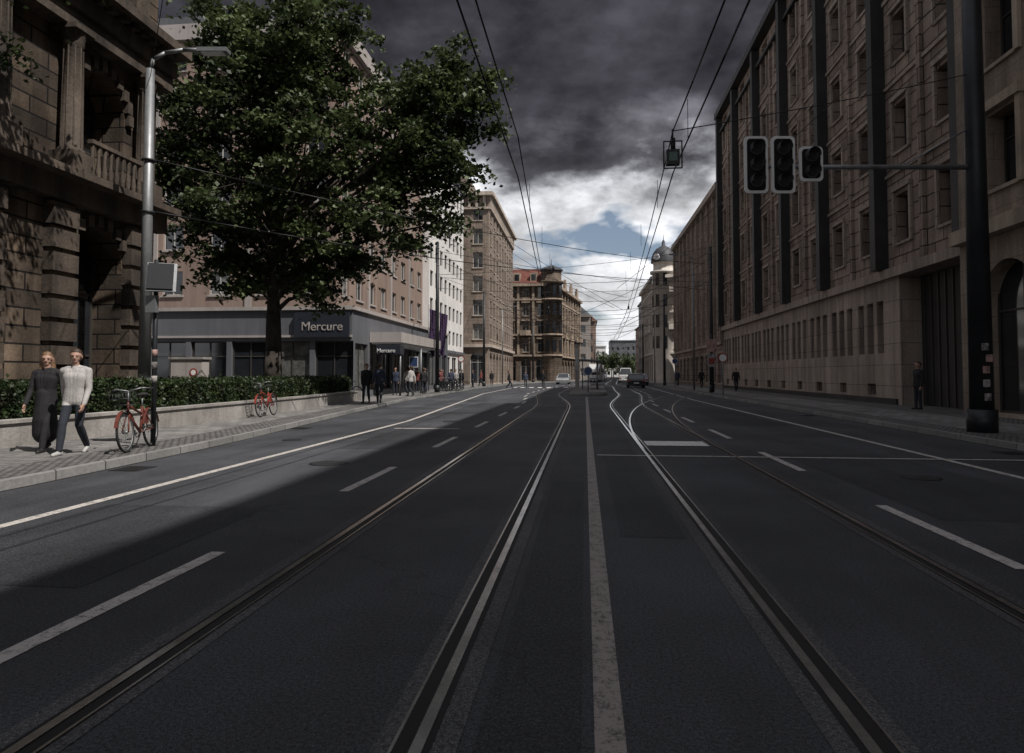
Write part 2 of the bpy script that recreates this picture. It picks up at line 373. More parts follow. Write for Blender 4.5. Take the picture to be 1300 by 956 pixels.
b.face([(1.2,13.6,.0105),(2.4,13.6,.0105),(2.4,14.5,.0105),(1.2,14.5,.0105)],'paintw')
b.face([(-4.9,17.2,.0045),(-3.2,17.2,.0045),(-3.2,17.35,.0045),(-4.9,17.35,.0045)],'paint')
for i in range(7):
    b.face([(-7.6+i*.9,70,.0045),(-7.15+i*.9,70,.0045),(-7.15+i*.9,73,.0045),(-7.6+i*.9,73,.0045)],'paintw')
b.obj('road_markings')
b=MB()
for (x0,x1,y0,y1) in ((-4.6,-3.3,12.5,17),(-.42,-.02,2,9),(3.4,5.2,7,12.5),(-5,-3.4,24,33),(4.0,5.5,19,30),(.3,.85,6,13),(-5.1,-3.3,4.2,6.9),(3.5,4.6,2,4.6)):
    b.face([(x0,y0,.0025),(x1,y0,.0025),(x1,y1,.0025),(x0,y1,.0025)],'asphalt2')
b.obj('road_patches')
def manhole(x,y,z=.006,r=.3):
    b=MB(); b.lathe((x,y,z),[(r,0),(r,.004),(r-.03,.004)],'iron',24); b.lathe((x,y,z),[(r-.035,.003),(.001,.003)],'iron',24); b.obj('manhole_cover')
manhole(-4.0,10.4); manhole(4.5,9.8,r=.25); manhole(-3.9,20); manhole(-6.2,14,r=.2)
for x,y in ((-6.65,9.5),(-7.3,17),(7.5,13),(7.5,24)):
    g=Grp('drain_grate'); g['frame'].box(x-.22,x+.22,y-.24,y+.24,.002,.010,'iron')
    for k in range(6): g['slots'].box(x-.17,x+.17,y-.2+k*.07,y-.165+k*.07,.0101,.013,'black')
    g.done()
# ------------------------------------------------------------ left stone building
g=Grp('stone_building'); X=-13
F=Fac(g,(X,-8,S),(0,1,0)); W=27.3
ops=[];arch=[]
for yc in (16.9,11.9,6.9,1.9,-3.1):
    c=yc+8
    ops.append((c-1.0,.1,c+1.0,5.2)); arch.append(len(ops)-1)
    ops.append((c-.95,6.5,c+.95,9.45)); arch.append(len(ops)-1)
    ops.append((c-.7,11.9,c+.7,14.0))
F.wall(W,17,ops,'sand',depth=.9,fm='framed',mull=(1,2),arch=arch,curt=.0)
F.lb(-.1,W+.12,5.55,6.1,0.002,.35,'sandtrim'); F.lb(-.1,W+.2,6.1,6.28,0.002,.75,'sandtrim')
F.lb(-.1,W+.12,9.9,10.35,.002,.45,'sandtrim'); F.lb(-.1,W+.18,10.35,10.8,.002,.55,'sandtrim'); F.lb(-.1,W+.3,10.95,11.2,.002,.95,'sandtrim')
for i in range(int(W/.42)): F.lb(i*.42,i*.42+.22,10.8,10.95,.003,.75,'sandtrim')
F.lb(-.1,W+.3,15.6,16.2,.002,.7,'sandtrim'); F.lb(-.1,W+.05,0,.9,.002,.18,'sandtrim')
for yc in (16.9,11.9,6.9,1.9,-3.1):
    c=yc+8
    for dx in (-1.42,1.42):
        cx=c+dx; q=F.p(cx,0,.34)
        F.lb(cx-.33,cx+.33,6.28,6.75,.003,.68,'sandtrim')
        g['columns'].lathe((q.x,q.y,S),[(.30,6.75),(.30,6.83),(.25,6.88),(.235,8.2),(.21,9.4),(.25,9.45),(.24,9.55),(.33,9.8)],'sandtrim',18)
        for k in range(9):
            t=2*math.pi*k/9; g['columns'].cyl((q.x+.235*math.cos(t),q.y+.235*math.sin(t),6.9+S),(q.x+.205*math.cos(t),q.y+.205*math.sin(t),9.4+S),.028,.025,'sandtrim',5,False)
        F.lb(cx-.34,cx+.34,9.78,9.9,.003,.68,'sandtrim')
        F.lb(cx-.38,cx+.38,.9,5.5,.003,.22,'sand','walls')
        for k in range(8): F.lb(cx-.42,cx+.42,.95+k*.57,1.4+k*.57,.004,.29,'sandtrim')
        F.lb(cx-.3,cx+.3,11.2,15.4,.003,.2,'sandtrim')
    for k in range(11):
        t=math.pi*k/10
        for (zc_,r_) in ((4.2,1.17),(8.5,1.1)):
            xx=c-r_*math.cos(t); zz=zc_+r_*math.sin(t)
            g['trim'].rbox(F.p(xx,zz,.06),(.14,.2,.3),0,'sandtrim')
    F.lb(c-1.0,c+1.0,7.15,7.25,.45,.6,'sandtrim'); 
    for k in range(9):
        q=F.p(c-.92+k*.23,0,.52); g['balusters'].lathe((q.x,q.y,S),[(.04,6.28),(.07,6.5),(.035,6.8),(.06,7.15)],'sandtrim',8)
    F.lb(c-.85,c+.85,11.55,11.8,.003,.3,'sandtrim'); F.lb(c-.95,c+.95,14.1,14.35,.003,.35,'sandtrim')
body(g,-30,X,-8,19.3,17+S,'sand',skip=('E',)); hip(g,-30.2,X+.3,-8.2,19.5,17.15,4,'slate',6)
g.done()
# ------------------------------------------------------------ hotel
g=Grp('hotel_building')
H=23.3
F=Fac(g,(-34,40,S),(1,0,0))
ops=[]
for k in range(6):
    for i in range(6):
        x=1.5+i*3.1; z=6.2+k*2.85; ops.append((x,z,x+1.35,z+1.5))
F.wall(19,H,ops,'hotel',depth=.18,mull=(1,0),curt=.4,sill='hoteltrim')
for x in (0,6.95,13.15): F.lb(x+.02,x+.42,5,H-1,.002,.1,'hoteltrim')
F.lb(0,19.1,H-1,H,.002,.3,'hoteltrim')
F=Fac(g,(-15,40,S),(0,1,0)); ops=[]
for k in range(6):
    for i in range(8):
        x=.8+i*2.75; z=6.2+k*2.85; ops.append((x,z,x+1.35,z+1.5))
F.wall(22,H,ops,'hotel',depth=.18,mull=(1,0),curt=.4,sill='hoteltrim')
F.lb(0.0,22,H-1,H,.002,.3,'hoteltrim')
for x in (5.9,11.4,16.9): F.lb(x,x+.3,5,H-1,.002,.1,'hoteltrim')
body(g,-34,-15,40,62,H+S,'hotel',skip=('E','S')); g['roof'].box(-30,-20,44,56,H+S,H+3,'grey')
F=Fac(g,(-32,36,S),(1,0,0)); ops=[(.5+i*2.4,.5,2.6+i*2.4,3.1) for i in range(8)]
F.wall(19.4,4.8,ops,'grey',depth=.2,fm='framed',mull=(1,1),curt=.35)
F.lb(0,19.5,4.8,5.0,-.3,.15,'hoteltrim'); F.lb(0,19.4,3.3,3.42,.002,.08,'hoteltrim')
F.lb(16.2,19.3,3.3,4.65,.09,.24,'cardark','sign_panel')
F=Fac(g,(-12.6,36,S),(0,1,0)); ops=[(.5+i*2.55,.35,2.7+i*2.55,3.0) for i in range(10)]
F.wall(26,4.8,ops,'grey',depth=.2,fm='framed',mull=(1,0),curt=.45)
F.lb(0,26,4.8,5.0,-.3,.15,'hoteltrim')
F.lb(3,14,3.15,3.75,.02,1.9,'hoteltrim','canopy'); F.lb(3.1,13.9,3.05,3.15,.1,1.8,'whitep','canopy')
for x in (3.4,8.5,13.6):
    q=F.p(x,0,1.75); g['canopy'].cyl((q.x,q.y,S),(q.x,q.y,3.1),.06,.06,'polel')
F.lb(3.0,3.9,2.45,3.0,.4,1.85,'cardark','sign_panel')
body(g,-32,-12.6,36,62,4.8+S,'grey',skip=('E','S'))
e=g.done()
def text(txt,loc,size,rot,mt,parent,nm='lettering'):
    c=bpy.data.curves.new(nm,'FONT'); c.body=txt; c.size=size; c.extrude=.02; c.materials.append(M[mt])
    o=bpy.data.objects.new(nm,c); scene.collection.objects.link(o); o.location=loc; o.rotation_euler=rot; o.parent=parent; return o
text('Mercure',(-15.4,35.74,3.78),.68,(R(90),0,0),'hoteltrim',e)
text('Mercure',(-12.15,38.97,2.68),.32,(R(90),0,0),'whitep',e)
# white building
g=Grp('white_apartment_building'); F=Fac(g,(-14.4,62.05,S),(0,1,0)); ops=[]
for k in range(7):
    for i in range(8):
        x=.5+i*2.2; z=4.4+k*2.6; ops.append((x,z,x+1.3,z+1.5))
for i in range(5): ops.append((.6+i*3.5,.3,3.3+i*3.5,3.1))
F.wall(18,23,ops,'white',depth=.2,mull=(1,0),fm='framed',curt=.2); F.lb(0,18,22.6,23,.002,.3,'grey'); F.lb(0,18,3.5,3.8,.002,.2,'grey')
body(g,-30,-14.4,62.05,80.05,23+S,'white',skip=('E',)); g.done()
# stone tower block
g=Grp('corner_stone_building'); HT=23.8
def towerwall(F,W,n):
    ops=[];arch=[];bw=W/n
    for i in range(n):
        c=bw*(i+.5)
        ops.append((c-.95,.1,c+.95,4.0)); arch.append(len(ops)-1)
        for k in range(6): ops.append((c-.62,5.6+k*2.95,c+.62,7.5+k*2.95))
    F.wall(W,HT,ops,'tower',depth=.3,mull=(1,1),arch=arch,curt=.3,sill='towertrim')
    F.lb(0,W+.1,4.6,4.95,.002,.3,'towertrim'); F.lb(0,W+.1,HT-2.1,HT-1.85,.002,.25,'towertrim'); F.lb(0,W+.5,HT-.45,HT,.002,.6,'towertrim')
    for i in range(n*3): F.lb(bw/3*i+.2,bw/3*i+.5,HT-1.85,HT-.45,.002,.28,'towertrim')
towerwall(Fac(g,(-20.2,83,S),(1,0,0)),8.5,3); towerwall(Fac(g,(-11.7,83,S),(0,1,0)),28,9)
body(g,-20.2,-11.7,83,111,HT+S,'tower',skip=('E','S')); g['walls'].box(-19.5,-14.6,84,95,HT+S,HT+2.6,'tower'); g.done()
# centre ornate building
g=Grp('ornate_corner_building')
def ornate(F,W,n,H,wm,tm,st=4):
    bw=W/n; ops=[];arch=[]
    for i in range(n):
        c=bw*(i+.5); ops.append((c-bw*.34,.1,c+bw*.34,3.9)); arch.append(len(ops)-1)
        for k in range(st): ops.append((c-.55,5.2+k*3.2,c+.55,7.4+k*3.2))
    F.wall(W,H,ops,wm,depth=.35,mull=(1,1),arch=arch,curt=.2,sill=tm)
    for z in (4.4,8.05,14.3): F.lb(0,W,z,z+.3,.002,.3,tm)
    F.lb(0,W,H-.5,H,.002,.7,tm)
    for i in range(n+1): 
        x=min(max(bw*i,.2),W-.2); F.lb(x-.2,x+.2,4.72,H-.5,.003,.24,tm)
    for i in range(n):
        c=bw*(i+.5)
        for k in range(st): F.lb(c-.75,c+.75,7.5+k*3.2,7.7+k*3.2,.003,.28,tm)
        if i%2==0: F.lb(c-.9,c+.9,8.1,9.0,.31,.8,tm,'balconies')
ornate(Fac(g,(-17,120,S),(1,0,0)),10.6,4,17.3,'brown','browntrim',4)
u=Vector((4.2,30,0)).normalized(); ornate(Fac(g,(-5.3,121.4,S),u),30,9,17.3,'brown','browntrim',4)
g['walls'].lathe((-5.9,121,S),[(1.9,0),(1.9,17.3),(2.2,17.3),(2.2,17.8),(1.8,17.8),(1.8,19.6)],'brown',10)
for z in (4.4,8.05,14.3): g['trim'].lathe((-5.9,121,S),[(1.9,z),(2.1,z),(2.1,z+.3),(1.9,z+.3)],'browntrim',10)
for k in range(4):
    for t in (-150,-110,-70,-30):
        a=R(t); g['windows'].rbox((-5.9+1.86*math.cos(a),121+1.86*math.sin(a),6.4+k*3.2),(.7,.12,2.0),a+R(90),'glass')
g['roof'].lathe((-5.9,121,S),[(2.1,19.6),(2.1,19.85),(1.7,20.1),(.9,20.4),(.12,20.6),(.03,21.8)],'slate',10)
zr=17.3+S
g['roof'].face([(-17,119.7,zr),(-6,119.7,zr),(-6.5,124,zr+3.2),(-17,124,zr+3.2)],'tile'); g['roof'].face([(-17,124,zr+3.2),(-6.5,124,zr+3.2),(-7,135,zr+3.2),(-17,135,zr+3.2)],'tile')
g['roof'].face([(-5.2,121.4,zr),(-.9,151,zr),(-4.6,150,zr+2.8),(-8.4,124,zr+2.8)],'tile'); g['roof'].face([(-8.4,124,zr+2.8),(-4.6,150,zr+2.8),(-10,152,zr+2.8),(-14,124,zr+2.8)],'tile')
for x in (-15,-12,-9):
    g['dormers'].box(x-.6,x+.6,120.3,122.5,zr+.3,zr+2.0,'browntrim'); g['dormers'].box(x-.4,x+.4,120.27,120.29,zr+.6,zr+1.7,'glass')
for t in (.15,.4,.65,.9):
    q=Vector((-5.3,121.4,0))+u*30*t; g['gables'].rbox((q.x-.2,q.y,zr+.9),(.5,2.0,1.8),-R(8),'browntrim'); g['gables'].rbox((q.x-.2,q.y,zr+2.1),(.4,1.0,.6),-R(8),'browntrim')
g['walls'].face([(-17,120,0),(-17,150,0),(-17,150,zr),(-17,120,zr)],'brown'); g['walls'].face([(-1.1,151.1,0),(-17,151,0),(-17,151,zr),(-1.1,151.1,zr)],'brown'); g.done()
# ------------------------------------------------------------ right buildings
g=Grp('office_building'); XR=13; HR=26
F=Fac(g,(XR,66,S),(0,-1,0)); W=42; ops=[]
bw=3.5
for i in range(12):
    c=bw*(i+.5)
    for k in range(5): ops.append((c-.62,6.75+k*3.8,c+.62,8.75+k*3.8))
    ops.append((c-.75,24.4,c+.75,25.3))
    if i<10:
        for dx in (-1.05,0,1.05): ops.append((c+dx-.33,2.2,c+dx+.33,4.5))
        ops.append((c-.45,.35,c+.45,.85))
up=[o for o in ops if o[1]>5.4]; lo=[o for o in ops if o[1]<5.4]
F.wall(W,HR,up,'slab',depth=.42,fm='framed',mull=(1,1),curt=.15,sill='slab2',z0=5.5)
F.wall(36.2,5.5,lo,'slab2',depth=.38,fm='framed',mull=(0,1),curt=.1)
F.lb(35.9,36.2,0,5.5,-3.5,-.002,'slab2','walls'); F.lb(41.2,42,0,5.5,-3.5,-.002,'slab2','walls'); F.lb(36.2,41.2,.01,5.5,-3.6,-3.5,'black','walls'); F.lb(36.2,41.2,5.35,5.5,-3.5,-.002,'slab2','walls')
F.lb(36.21,41.19,.01,5.34,-.9,-.85,'darkstrip','gate')
for k in range(9): F.lb(36.5+k*.55,36.56+k*.55,.02,5.3,-.85,-.80,'framed','gate')
F.lb(-.05,W+.05,5.35,5.75,.002,.22,'slab2'); F.lb(-.05,W,25.5,26.05,.002,.65,'darkstrip'); F.lb(-.05,W,24.0,24.2,.002,.3,'darkstrip')
F.lb(0,35.9,0,.25,.002,.1,'darkstrip')
for i in range(0,13,2):
    x=min(max(bw*i,.3),W-.3); F.lb(x-.27,x+.27,5.76,25.45,.003,.55,'darkstrip')
for i in range(1,12,2): x=bw*i; F.lb(x-.14,x+.14,5.76,23.9,.003,.16,'slab')
for i in range(12):
    c=bw*(i+.5)
    for k in range(5):
        z=6.75+k*3.8
        F.lb(c-.8,c-.64,z-.1,z+2.15,.003,.12,'slab2'); F.lb(c+.64,c+.8,z-.1,z+2.15,.003,.12,'slab2'); F.lb(c-.8,c+.8,z+2.15,z+2.32,.003,.16,'slab2')
        if random.random()<.25: F.lb(c-.55,c+.02,z+.1,z+1.9,-.36,-.33,'frame','open_casements')
for k in range(1,5): F.lb(0,W,5.85+k*3.8,6.0+k*3.8,.0025,.09,'slab2')
body(g,XR,35,24,66,HR+S,'slab',skip=('W',))
hip(g,XR+3.5,34,25,65,HR+S,2.0,'slate',3); g.done()
g=Grp('arcade_building'); F=Fac(g,(12.4,24,S),(0,-1,0)); W=54; ops=[];arch=[]
for i in range(12):
    c=2.5+4.4*i; ops.append((c-1.3,.1,c+1.3,4.7)); arch.append(len(ops)-1)
    for k in range(5): ops.append((c-.75,6.9+k*3.8,c+.75,9.2+k*3.8))
F.wall(W,26,ops,'beige',depth=.5,fm='framed',mull=(1,1),arch=arch,sill='beigetrim',curt=.2)
F.lb(0,W,5.5,5.95,.002,.35,'beigetrim'); F.lb(0,W,25.4,26,.002,.7,'beigetrim')
for i in range(12):
    c=2.5+4.4*i
    for k in range(5):
        F.lb(c-1.0,c-.77,6.8+k*3.8,9.3+k*3.8,.003,.12,'beigetrim');F.lb(c+.77,c+1.0,6.8+k*3.8,9.3+k*3.8,.003,.12,'beigetrim');F.lb(c-1.05,c+1.05,9.3+k*3.8,9.6+k*3.8,.003,.2,'beigetrim')
body(g,12.4,35,-30,23.98,26+S,'beige',skip=('W',)); g.done()
g=Grp('office_building'); F=Fac(g,(13,100,S),(0,-1,0)); W=33.9; ops=[]
for i in range(10):
    c=1.7+3.38*i
    for k in range(5): ops.append((c-.6,5.4+k*2.8,c+.6,7.2+k*2.8))
    ops.append((c-1.2,.4,c+1.2,3.3))
F.wall(W,19.6,ops,'slab',depth=.35,fm='frame',mull=(1,1),curt=.2,sill='slab2'); F.lb(0,W,19,19.6,.002,.6,'slab2'); F.lb(0,W,4.1,4.4,.002,.25,'slab2')
for i in range(11): x=max(3.38*i,.2); F.lb(x-.15,x+.15,4.45,19,.003,.3,'slab2')
body(g,13,34,66.1,100,19.6+S,'slab',skip=('W',)); hip(g,13.6,33.5,66.7,99.5,19.6+S,3,'slate',3); g.done()
g=Grp('domed_corner_building')
ornate(Fac(g,(12.2,106,S),(1,0,0)),11,4,16.5,'cream','creamt',3); ornate(Fac(g,(10.9,131,S),(0,-1,0)),23.5,7,16.5,'cream','creamt',3)
g['walls'].lathe((12.2,107.3,S),[(1.75,0),(1.75,16.8),(2.1,16.8),(2.1,17.2),(1.6,17.2),(1.6,18.4),(1.9,18.5)],'creamt',14)
for k in range(4):
    for t in (-170,-130,-90):
        a=R(t); g['windows'].rbox((12.2+1.72*math.cos(a),107.3+1.72*math.sin(a),6.3+k*3.2),(.6,.12,1.9),a+R(90),'glass')
g['dome'].lathe((12.2,107.3,S),[(1.95,18.5),(1.9,19.2),(1.65,20.0),(1.15,20.7),(.5,21.1),(.3,21.2),(.25,21.8),(.05,22.2),(.02,23)],'slate',20)
g['clock'].cyl((11.0,105.6,19.3),(10.85,105.4,19.3),.5,.5,'whitep',20)
body(g,10.9,28,106,131,16.5+S,'cream',skip=('W','S')); hip(g,11.2,27.5,106.4,130.5,16.5+S,3,'slate',3); g.done()
def plainb(name,x0,x1,y0,y1,h,wm,st=3.2,bay=3.0,roof=None,side='E',seed=0):
    g=Grp(name)
    FW=Fac(g,(x1,y0,S),(0,1,0)) if side=='E' else Fac(g,(x0,y1,S),(0,-1,0)); W=y1-y0
    for F,W in ((FW,W),(Fac(g,(x0,y0,S),(1,0,0)),x1-x0)):
        n=max(1,int(W/bay)); ops=[]
        for i in range(n):
            c=(i+.5)*W/n
            for k in range(int((h-1)/st)): ops.append((c-.6,.9+k*st,c+.6,2.6+k*st))
        F.wall(W,h,ops,wm,depth=.25,mull=(0,0),curt=.2); F.lb(0,W,h-.4,h,.002,.4,wm)
    body(g,x0,x1,y0,y1,h+S,wm,skip=('S',side))
    if roof: hip(g,x0,x1,y0,y1,h+S,3,roof,3)
    g.done()
plainb('apartment_building',13.6,30,132,160,17.5,'beigetrim',roof='slate',side='W')
plainb('apartment_building',15.5,32,161,200,21,'grey',side='W')
plainb('apartment_building',19,36,201,260,18,'hotel',roof='tile',side='W')
plainb('apartment_building',-16,1.3,153,185,14.5,'hoteltrim',roof='slate',side='E')
plainb('apartment_building',-18,3.0,186,240,16,'hotel',roof='tile',side='E')
plainb('office_block',-20,10,330,350,15,'white',bay=2.5); plainb('office_block',13,40,360,380,19,'grey',bay=2.5)
plainb('office_block',6,14.5,300,315,9,'white',bay=2.5)
plainb('apartment_building',-40,-20.3,66,110,20,'hoteltrim',roof='tile')
# ------------------------------------------------------------ foliage
def leafmesh(name,pts,size,mt,parent,up=.4):
    N=len(pts); nrm=rng.normal(size=(N,3)); nrm[:,2]=np.abs(nrm[:,2])+up; nrm/=np.linalg.norm(nrm,axis=1)[:,None]
    r=rng.normal(size=(N,3)); a=np.cross(nrm,r); a/=np.linalg.norm(a,axis=1)[:,None]; bb=np.cross(nrm,a)
    s=rng.uniform(size[0],size[1],N)[:,None]
    V=np.empty((N,4,3)); V[:,0]=pts-a*s*.6; V[:,1]=pts-bb*s*.42+nrm*s*.1; V[:,2]=pts+a*s*.6; V[:,3]=pts+bb*s*.42+nrm*s*.1
    me=bpy.data.meshes.new(name); me.vertices.add(N*4); me.vertices.foreach_set('co',V.reshape(-1))
    me.loops.add(N*4); me.loops.foreach_set('vertex_index',np.arange(N*4,dtype=np.int32))
    me.polygons.add(N); me.polygons.foreach_set('loop_start',np.arange(0,N*4,4,dtype=np.int32)); me.polygons.foreach_set('loop_total',np.full(N,4,dtype=np.int32))
    me.update(); me.materials.append(M[mt]); o=bpy.data.objects.new(name,me); scene.collection.objects.link(o); o.parent=parent; return o
def tree(name,base,lobes,tr,fork,leaves=85,size=(.13,.25),dens=9,cl=(.35,.8)):
    e=bpy.data.objects.new(name,None); scene.collection.objects.link(e)
    b=MB(); B=Vector(base)
    p=[B+Vector((0,0,-.1)),B+Vector((.03,.02,.5)),B+Vector((.06,0,fork*.6)),B+Vector((0,.05,fork))]
    rr=[tr*1.45,tr,tr*.85,tr*.75]
    for i in range(3): b.cyl(p[i],p[i+1],rr[i],rr[i+1],'bark',14)
    top=max(l[2] for l in lobes); lead=[p[3]]
    for k in range(1,5): lead.append(B+Vector((random.uniform(-.25,.25),random.uniform(-.25,.25),fork+(top-fork)*k/4)))
    for k in range(4): b.cyl(lead[k],lead[k+1],tr*(.7-.15*k),tr*(.55-.15*k),'bark',10)
    P=[]
    for (dx,dy,z,r) in lobes:
        c=B+Vector((dx,dy,z))
        hgt=min(max((z-fork)*.45+fork*.9,fork*.85),top*.8); k=min(max((hgt-fork)/(top-fork)*4,0),3.99); s=lead[int(k)].lerp(lead[int(k)+1],k-int(k))
        mids=[s]
        for t in (.35,.7,1): mids.append(s.lerp(c,t)+Vector((random.uniform(-.2,.2),random.uniform(-.2,.2),.35*math.sin(t*3.1))))
        w=tr*.30
        for i in range(3): b.cyl(mids[i],mids[i+1],w*(1-.27*i),w*(.73-.27*i),'bark',7)
        n=int(dens*r*r)
        for i in range(n):
            d=Vector(rng.normal(size=3)).normalized()*r*random.uniform(.5,1.15); d.z*=.85
            q=c+d; cr=random.uniform(*cl)
            if i%2==0: b.cyl(mids[3],q,w*.18,w*.04,'bark',4,False)
            m=int(leaves*random.uniform(.6,1.3)*(cr/.55)**1.5)
            # leaves sit on the upper surface of each spray and droop at the edge
            pts=rng.normal(size=(m,3))*np.array([cr*.52,cr*.52,cr*.20])+np.array(q); pts[:,2]-=.38*((pts[:,0]-q.x)**2+(pts[:,1]-q.y)**2)/max(cr,.3)
            P.append(pts)
    b.obj('trunk_and_branches',e); leafmesh('leaves',np.vstack(P),size,'leaf',e); return e
def cam2(dx,dd): return dx*.9943-dd*.1063, dx*.1063+dd*.9943
lob=[(-1.4,0,14.2,1.7),(.2,.8,15.4,1.6),(1.3,-.8,14.8,1.6),(-2.9,.5,11.6,1.6),(-3.3,-.5,9.4,1.4),(-.5,-1.6,11.2,1.9),(2.3,.5,12.2,1.7),(-.4,1.8,9.5,1.8),(-.6,-2,8.2,1.7),(-2.0,-.3,6.6,1.5),(-2.6,1.5,8,1.3),
     (1.9,-1.2,7.2,1.5),(1.1,.6,5.4,1.1),(-.8,.2,5.1,1.0),(3.9,.2,9.9,1.7),(2.0,-2,9.8,1.6),(4.1,-1,7.4,1.3),(5.6,.3,12.1,1.5),(7.3,-.3,12.9,1.25),(6.3,-.8,10.4,1.4),(8.0,.3,11.2,1.0),(7.4,.2,8.8,.9),(5.6,.4,8.1,1.1),(4.0,1.2,12.9,1.2),(-3.9,.5,10.6,.9),(-.6,2,13,1.6),(2.6,1.8,10.5,1.5),
     (-1.6,-1,5.4,1.0),(2.7,-.4,5.7,1.1),(-3.3,.4,7.3,1.1),(3.4,0,6.3,1.1),(5.0,-.3,6.7,.8),(-3.0,0,13.1,1.1),(-4.2,.2,8.7,.8),(6.4,.5,7.3,.7),(1.7,0,4.3,.8),(2.9,-.6,14.2,1.0),
     (4.6,.2,8.6,1.2),(5.4,-.2,9.4,1.3),(6.9,.3,10.0,1.1),(7.2,-.4,11.8,1.2),(5.0,.4,11.2,1.3),(8.4,0,12.3,.8),(-.2,-.8,12.8,1.6),(1.0,-1.5,12.9,1.3),(6.3,0,13.2,1.0),(1.4,-1,5.0,.9),(-2.4,-.6,5.6,.8),
     (-3.8,.3,12.4,1.1),(-2.4,0,15.2,1.3),(-4.7,0,9.8,.8),(.9,0,16.6,1.2),(-4.4,.4,11.4,.8),(2.6,.2,15.4,.9)]
lobes=[(*cam2(a,d),z,r) for a,d,z,r in lob]
tree('linden_tree',(-12,25.2,S),lobes,.36,3.6,leaves=92,size=(.12,.23),dens=8.3,cl=(.38,.78))
lobes=[(0,0,9.6,1.7),(.9,1.6,8.8,1.1),(-.6,1.2,10.6,1.3),(.4,-1.2,9,1.5),(1.2,.2,10.8,1.4),(1.5,3.9,9.9,.9),(1.0,3.2,10.5,.9),(.5,3.5,7.4,.5),(1.3,4.6,10.8,.7)]
tree('linden_tree',(-11.5,8.2,S),lobes,.22,4.2,leaves=90,size=(.08,.14))
# hedge + planter
g=Grp('hedge_planter_wall'); 
WL=[(-10.1,-4),(-10.0,8),(-9.9,15),(-10.2,24),(-10.9,32)]
b=g['wall']
for (x0,y0),(x1,y1) in zip(WL[:-1],WL[1:]):
    b.hexa([(x0-.22,y0,0),(x0,y0,0),(x1,y1,0),(x1-.22,y1,0),(x0-.22,y0,S+.42),(x0,y0,S+.42),(x1,y1,S+.42),(x1-.22,y1,S+.42)],'concrete')
    b.hexa([(x0-.26,y0,S+.421),(x0+.04,y0,S+.421),(x1+.04,y1,S+.421),(x1-.26,y1,S+.421),(x0-.26,y0,S+.48),(x0+.04,y0,S+.48),(x1+.04,y1,S+.48),(x1-.26,y1,S+.48)],'concrete')
    g['soil'].face([(x0-2.7,y0,S+.3),(x0-.22,y0,S+.3),(x1-.22,y1,S+.3),(x1-2.7,y1,S+.3)],'soil')
b.box(-13,-10.65,31.8,32.0,0,S+.45,'concrete')
g.done()
e=bpy.data.objects.new('hedge',None); scene.collection.objects.link(e); b=MB(); P=[]
for (x0,y0),(x1,y1) in zip(WL[:-1],WL[1:]):
    b.hexa([(x0-1.2,y0,S+.3),(x0-.4,y0,S+.3),(x1-.4,y1,S+.3),(x1-1.2,y1,S+.3),(x0-1.15,y0,S+.98),(x0-.45,y0,S+.98),(x1-.45,y1,S+.98),(x1-1.15,y1,S+.98)],'soil')
    n=int(2100*(y1-y0)*(1 if y0>3 else .4)); t=rng.uniform(0,1,n); fc=rng.uniform(0,1,n)
    yy_=y0+(y1-y0)*t; xx_=x0+(x1-x0)*t
    wob=.05*np.sin(yy_*5.1)+.04*np.sin(yy_*11.7+2)+rng.normal(0,.04,n)
    front=fc<.5; z=np.where(front,rng.uniform(S+.3,S+1.08,n),S+1.06+wob); x=np.where(front,xx_-.34+wob,xx_-rng.uniform(.32,1.3,n))
    P.append(np.stack([x,yy_,z],1))
b.obj('twigs',e); leafmesh('leaves',np.vstack(P),(.04,.085),'hleaf',e,.1)
e=bpy.data.objects.new('distant_trees',None); scene.collection.objects.link(e); P=[]; b=MB()
for i in range(16):
    x=random.choice([random.uniform(-6,24)]); y=random.uniform(262,296); h=random.uniform(6,9); b.cyl((x,y,0),(x,y,h*.6),.2,.12,'bark',6)
    for k in range(9):
        c=np.array([x,y,h*.7])+rng.normal(size=3)*np.array([1.6,1.6,1.3]); P.append(c+rng.normal(size=(110,3))*.8)
b.obj('trunks',e); leafmesh('leaves',np.vstack(P),(.4,.7),'leaf',e)
# ------------------------------------------------------------ street furniture
g=Grp('street_lamp'); b=g['mast']; bx,by=-10.75,15.7
b.cyl((bx,by,S),(bx,by,1.3),.17,.17,'polel',16); b.cyl((bx,by,1.3),(bx+.0,by,9.0),.145,.10,'polel',16)
arm=[(bx,by,9.0),(bx+.08,by,9.25),(bx+.35,by+.05,9.42),(bx+.8,by+.1,9.5),(bx+1.25,by+.15,9.5)]
g['arm'].tube(arm,.05,'polel',10); g['lamp_head'].rbox((bx+1.55,by+.18,9.47),(.75,.26,.10),R(6),'polel'); g['lamp_head'].rbox((bx+1.55,by+.18,9.405),(.55,.2,.03),R(6),'whitep')
for z in (5.4,6.7): g['brackets'].torus((bx,by,z),(0,0,1),.14,.03,'pole',16); 
g.done()
g=Grp('solar_panel_post'); px,py=-7.68,11.5
g['post'].cyl((px,py,S),(px,py,3.45),.045,.04,'pole',10); g['panel'].rbox((px+.14,py-.085,3.15),(.42,.03,.54),R(28),'lens',R(-26)); g['panel'].rbox((px+.14,py-.05,3.135),(.48,.03,.60),R(28),'polel',R(-26)); g['bracket'].cyl((px,py,3.05),(px+.12,py,3.15),.02,.02,'pole')
g['box'].box(px-.09,px+.09,py-.16,py-.05,2.5,2.8,'polel')
for z,c in ((1.5,'sticker'),(1.25,'sticker'),(1.72,'poster')): g['stickers'].cyl((px,py,z),(px,py,z+.12),.049,.049,c,10)
g.done()
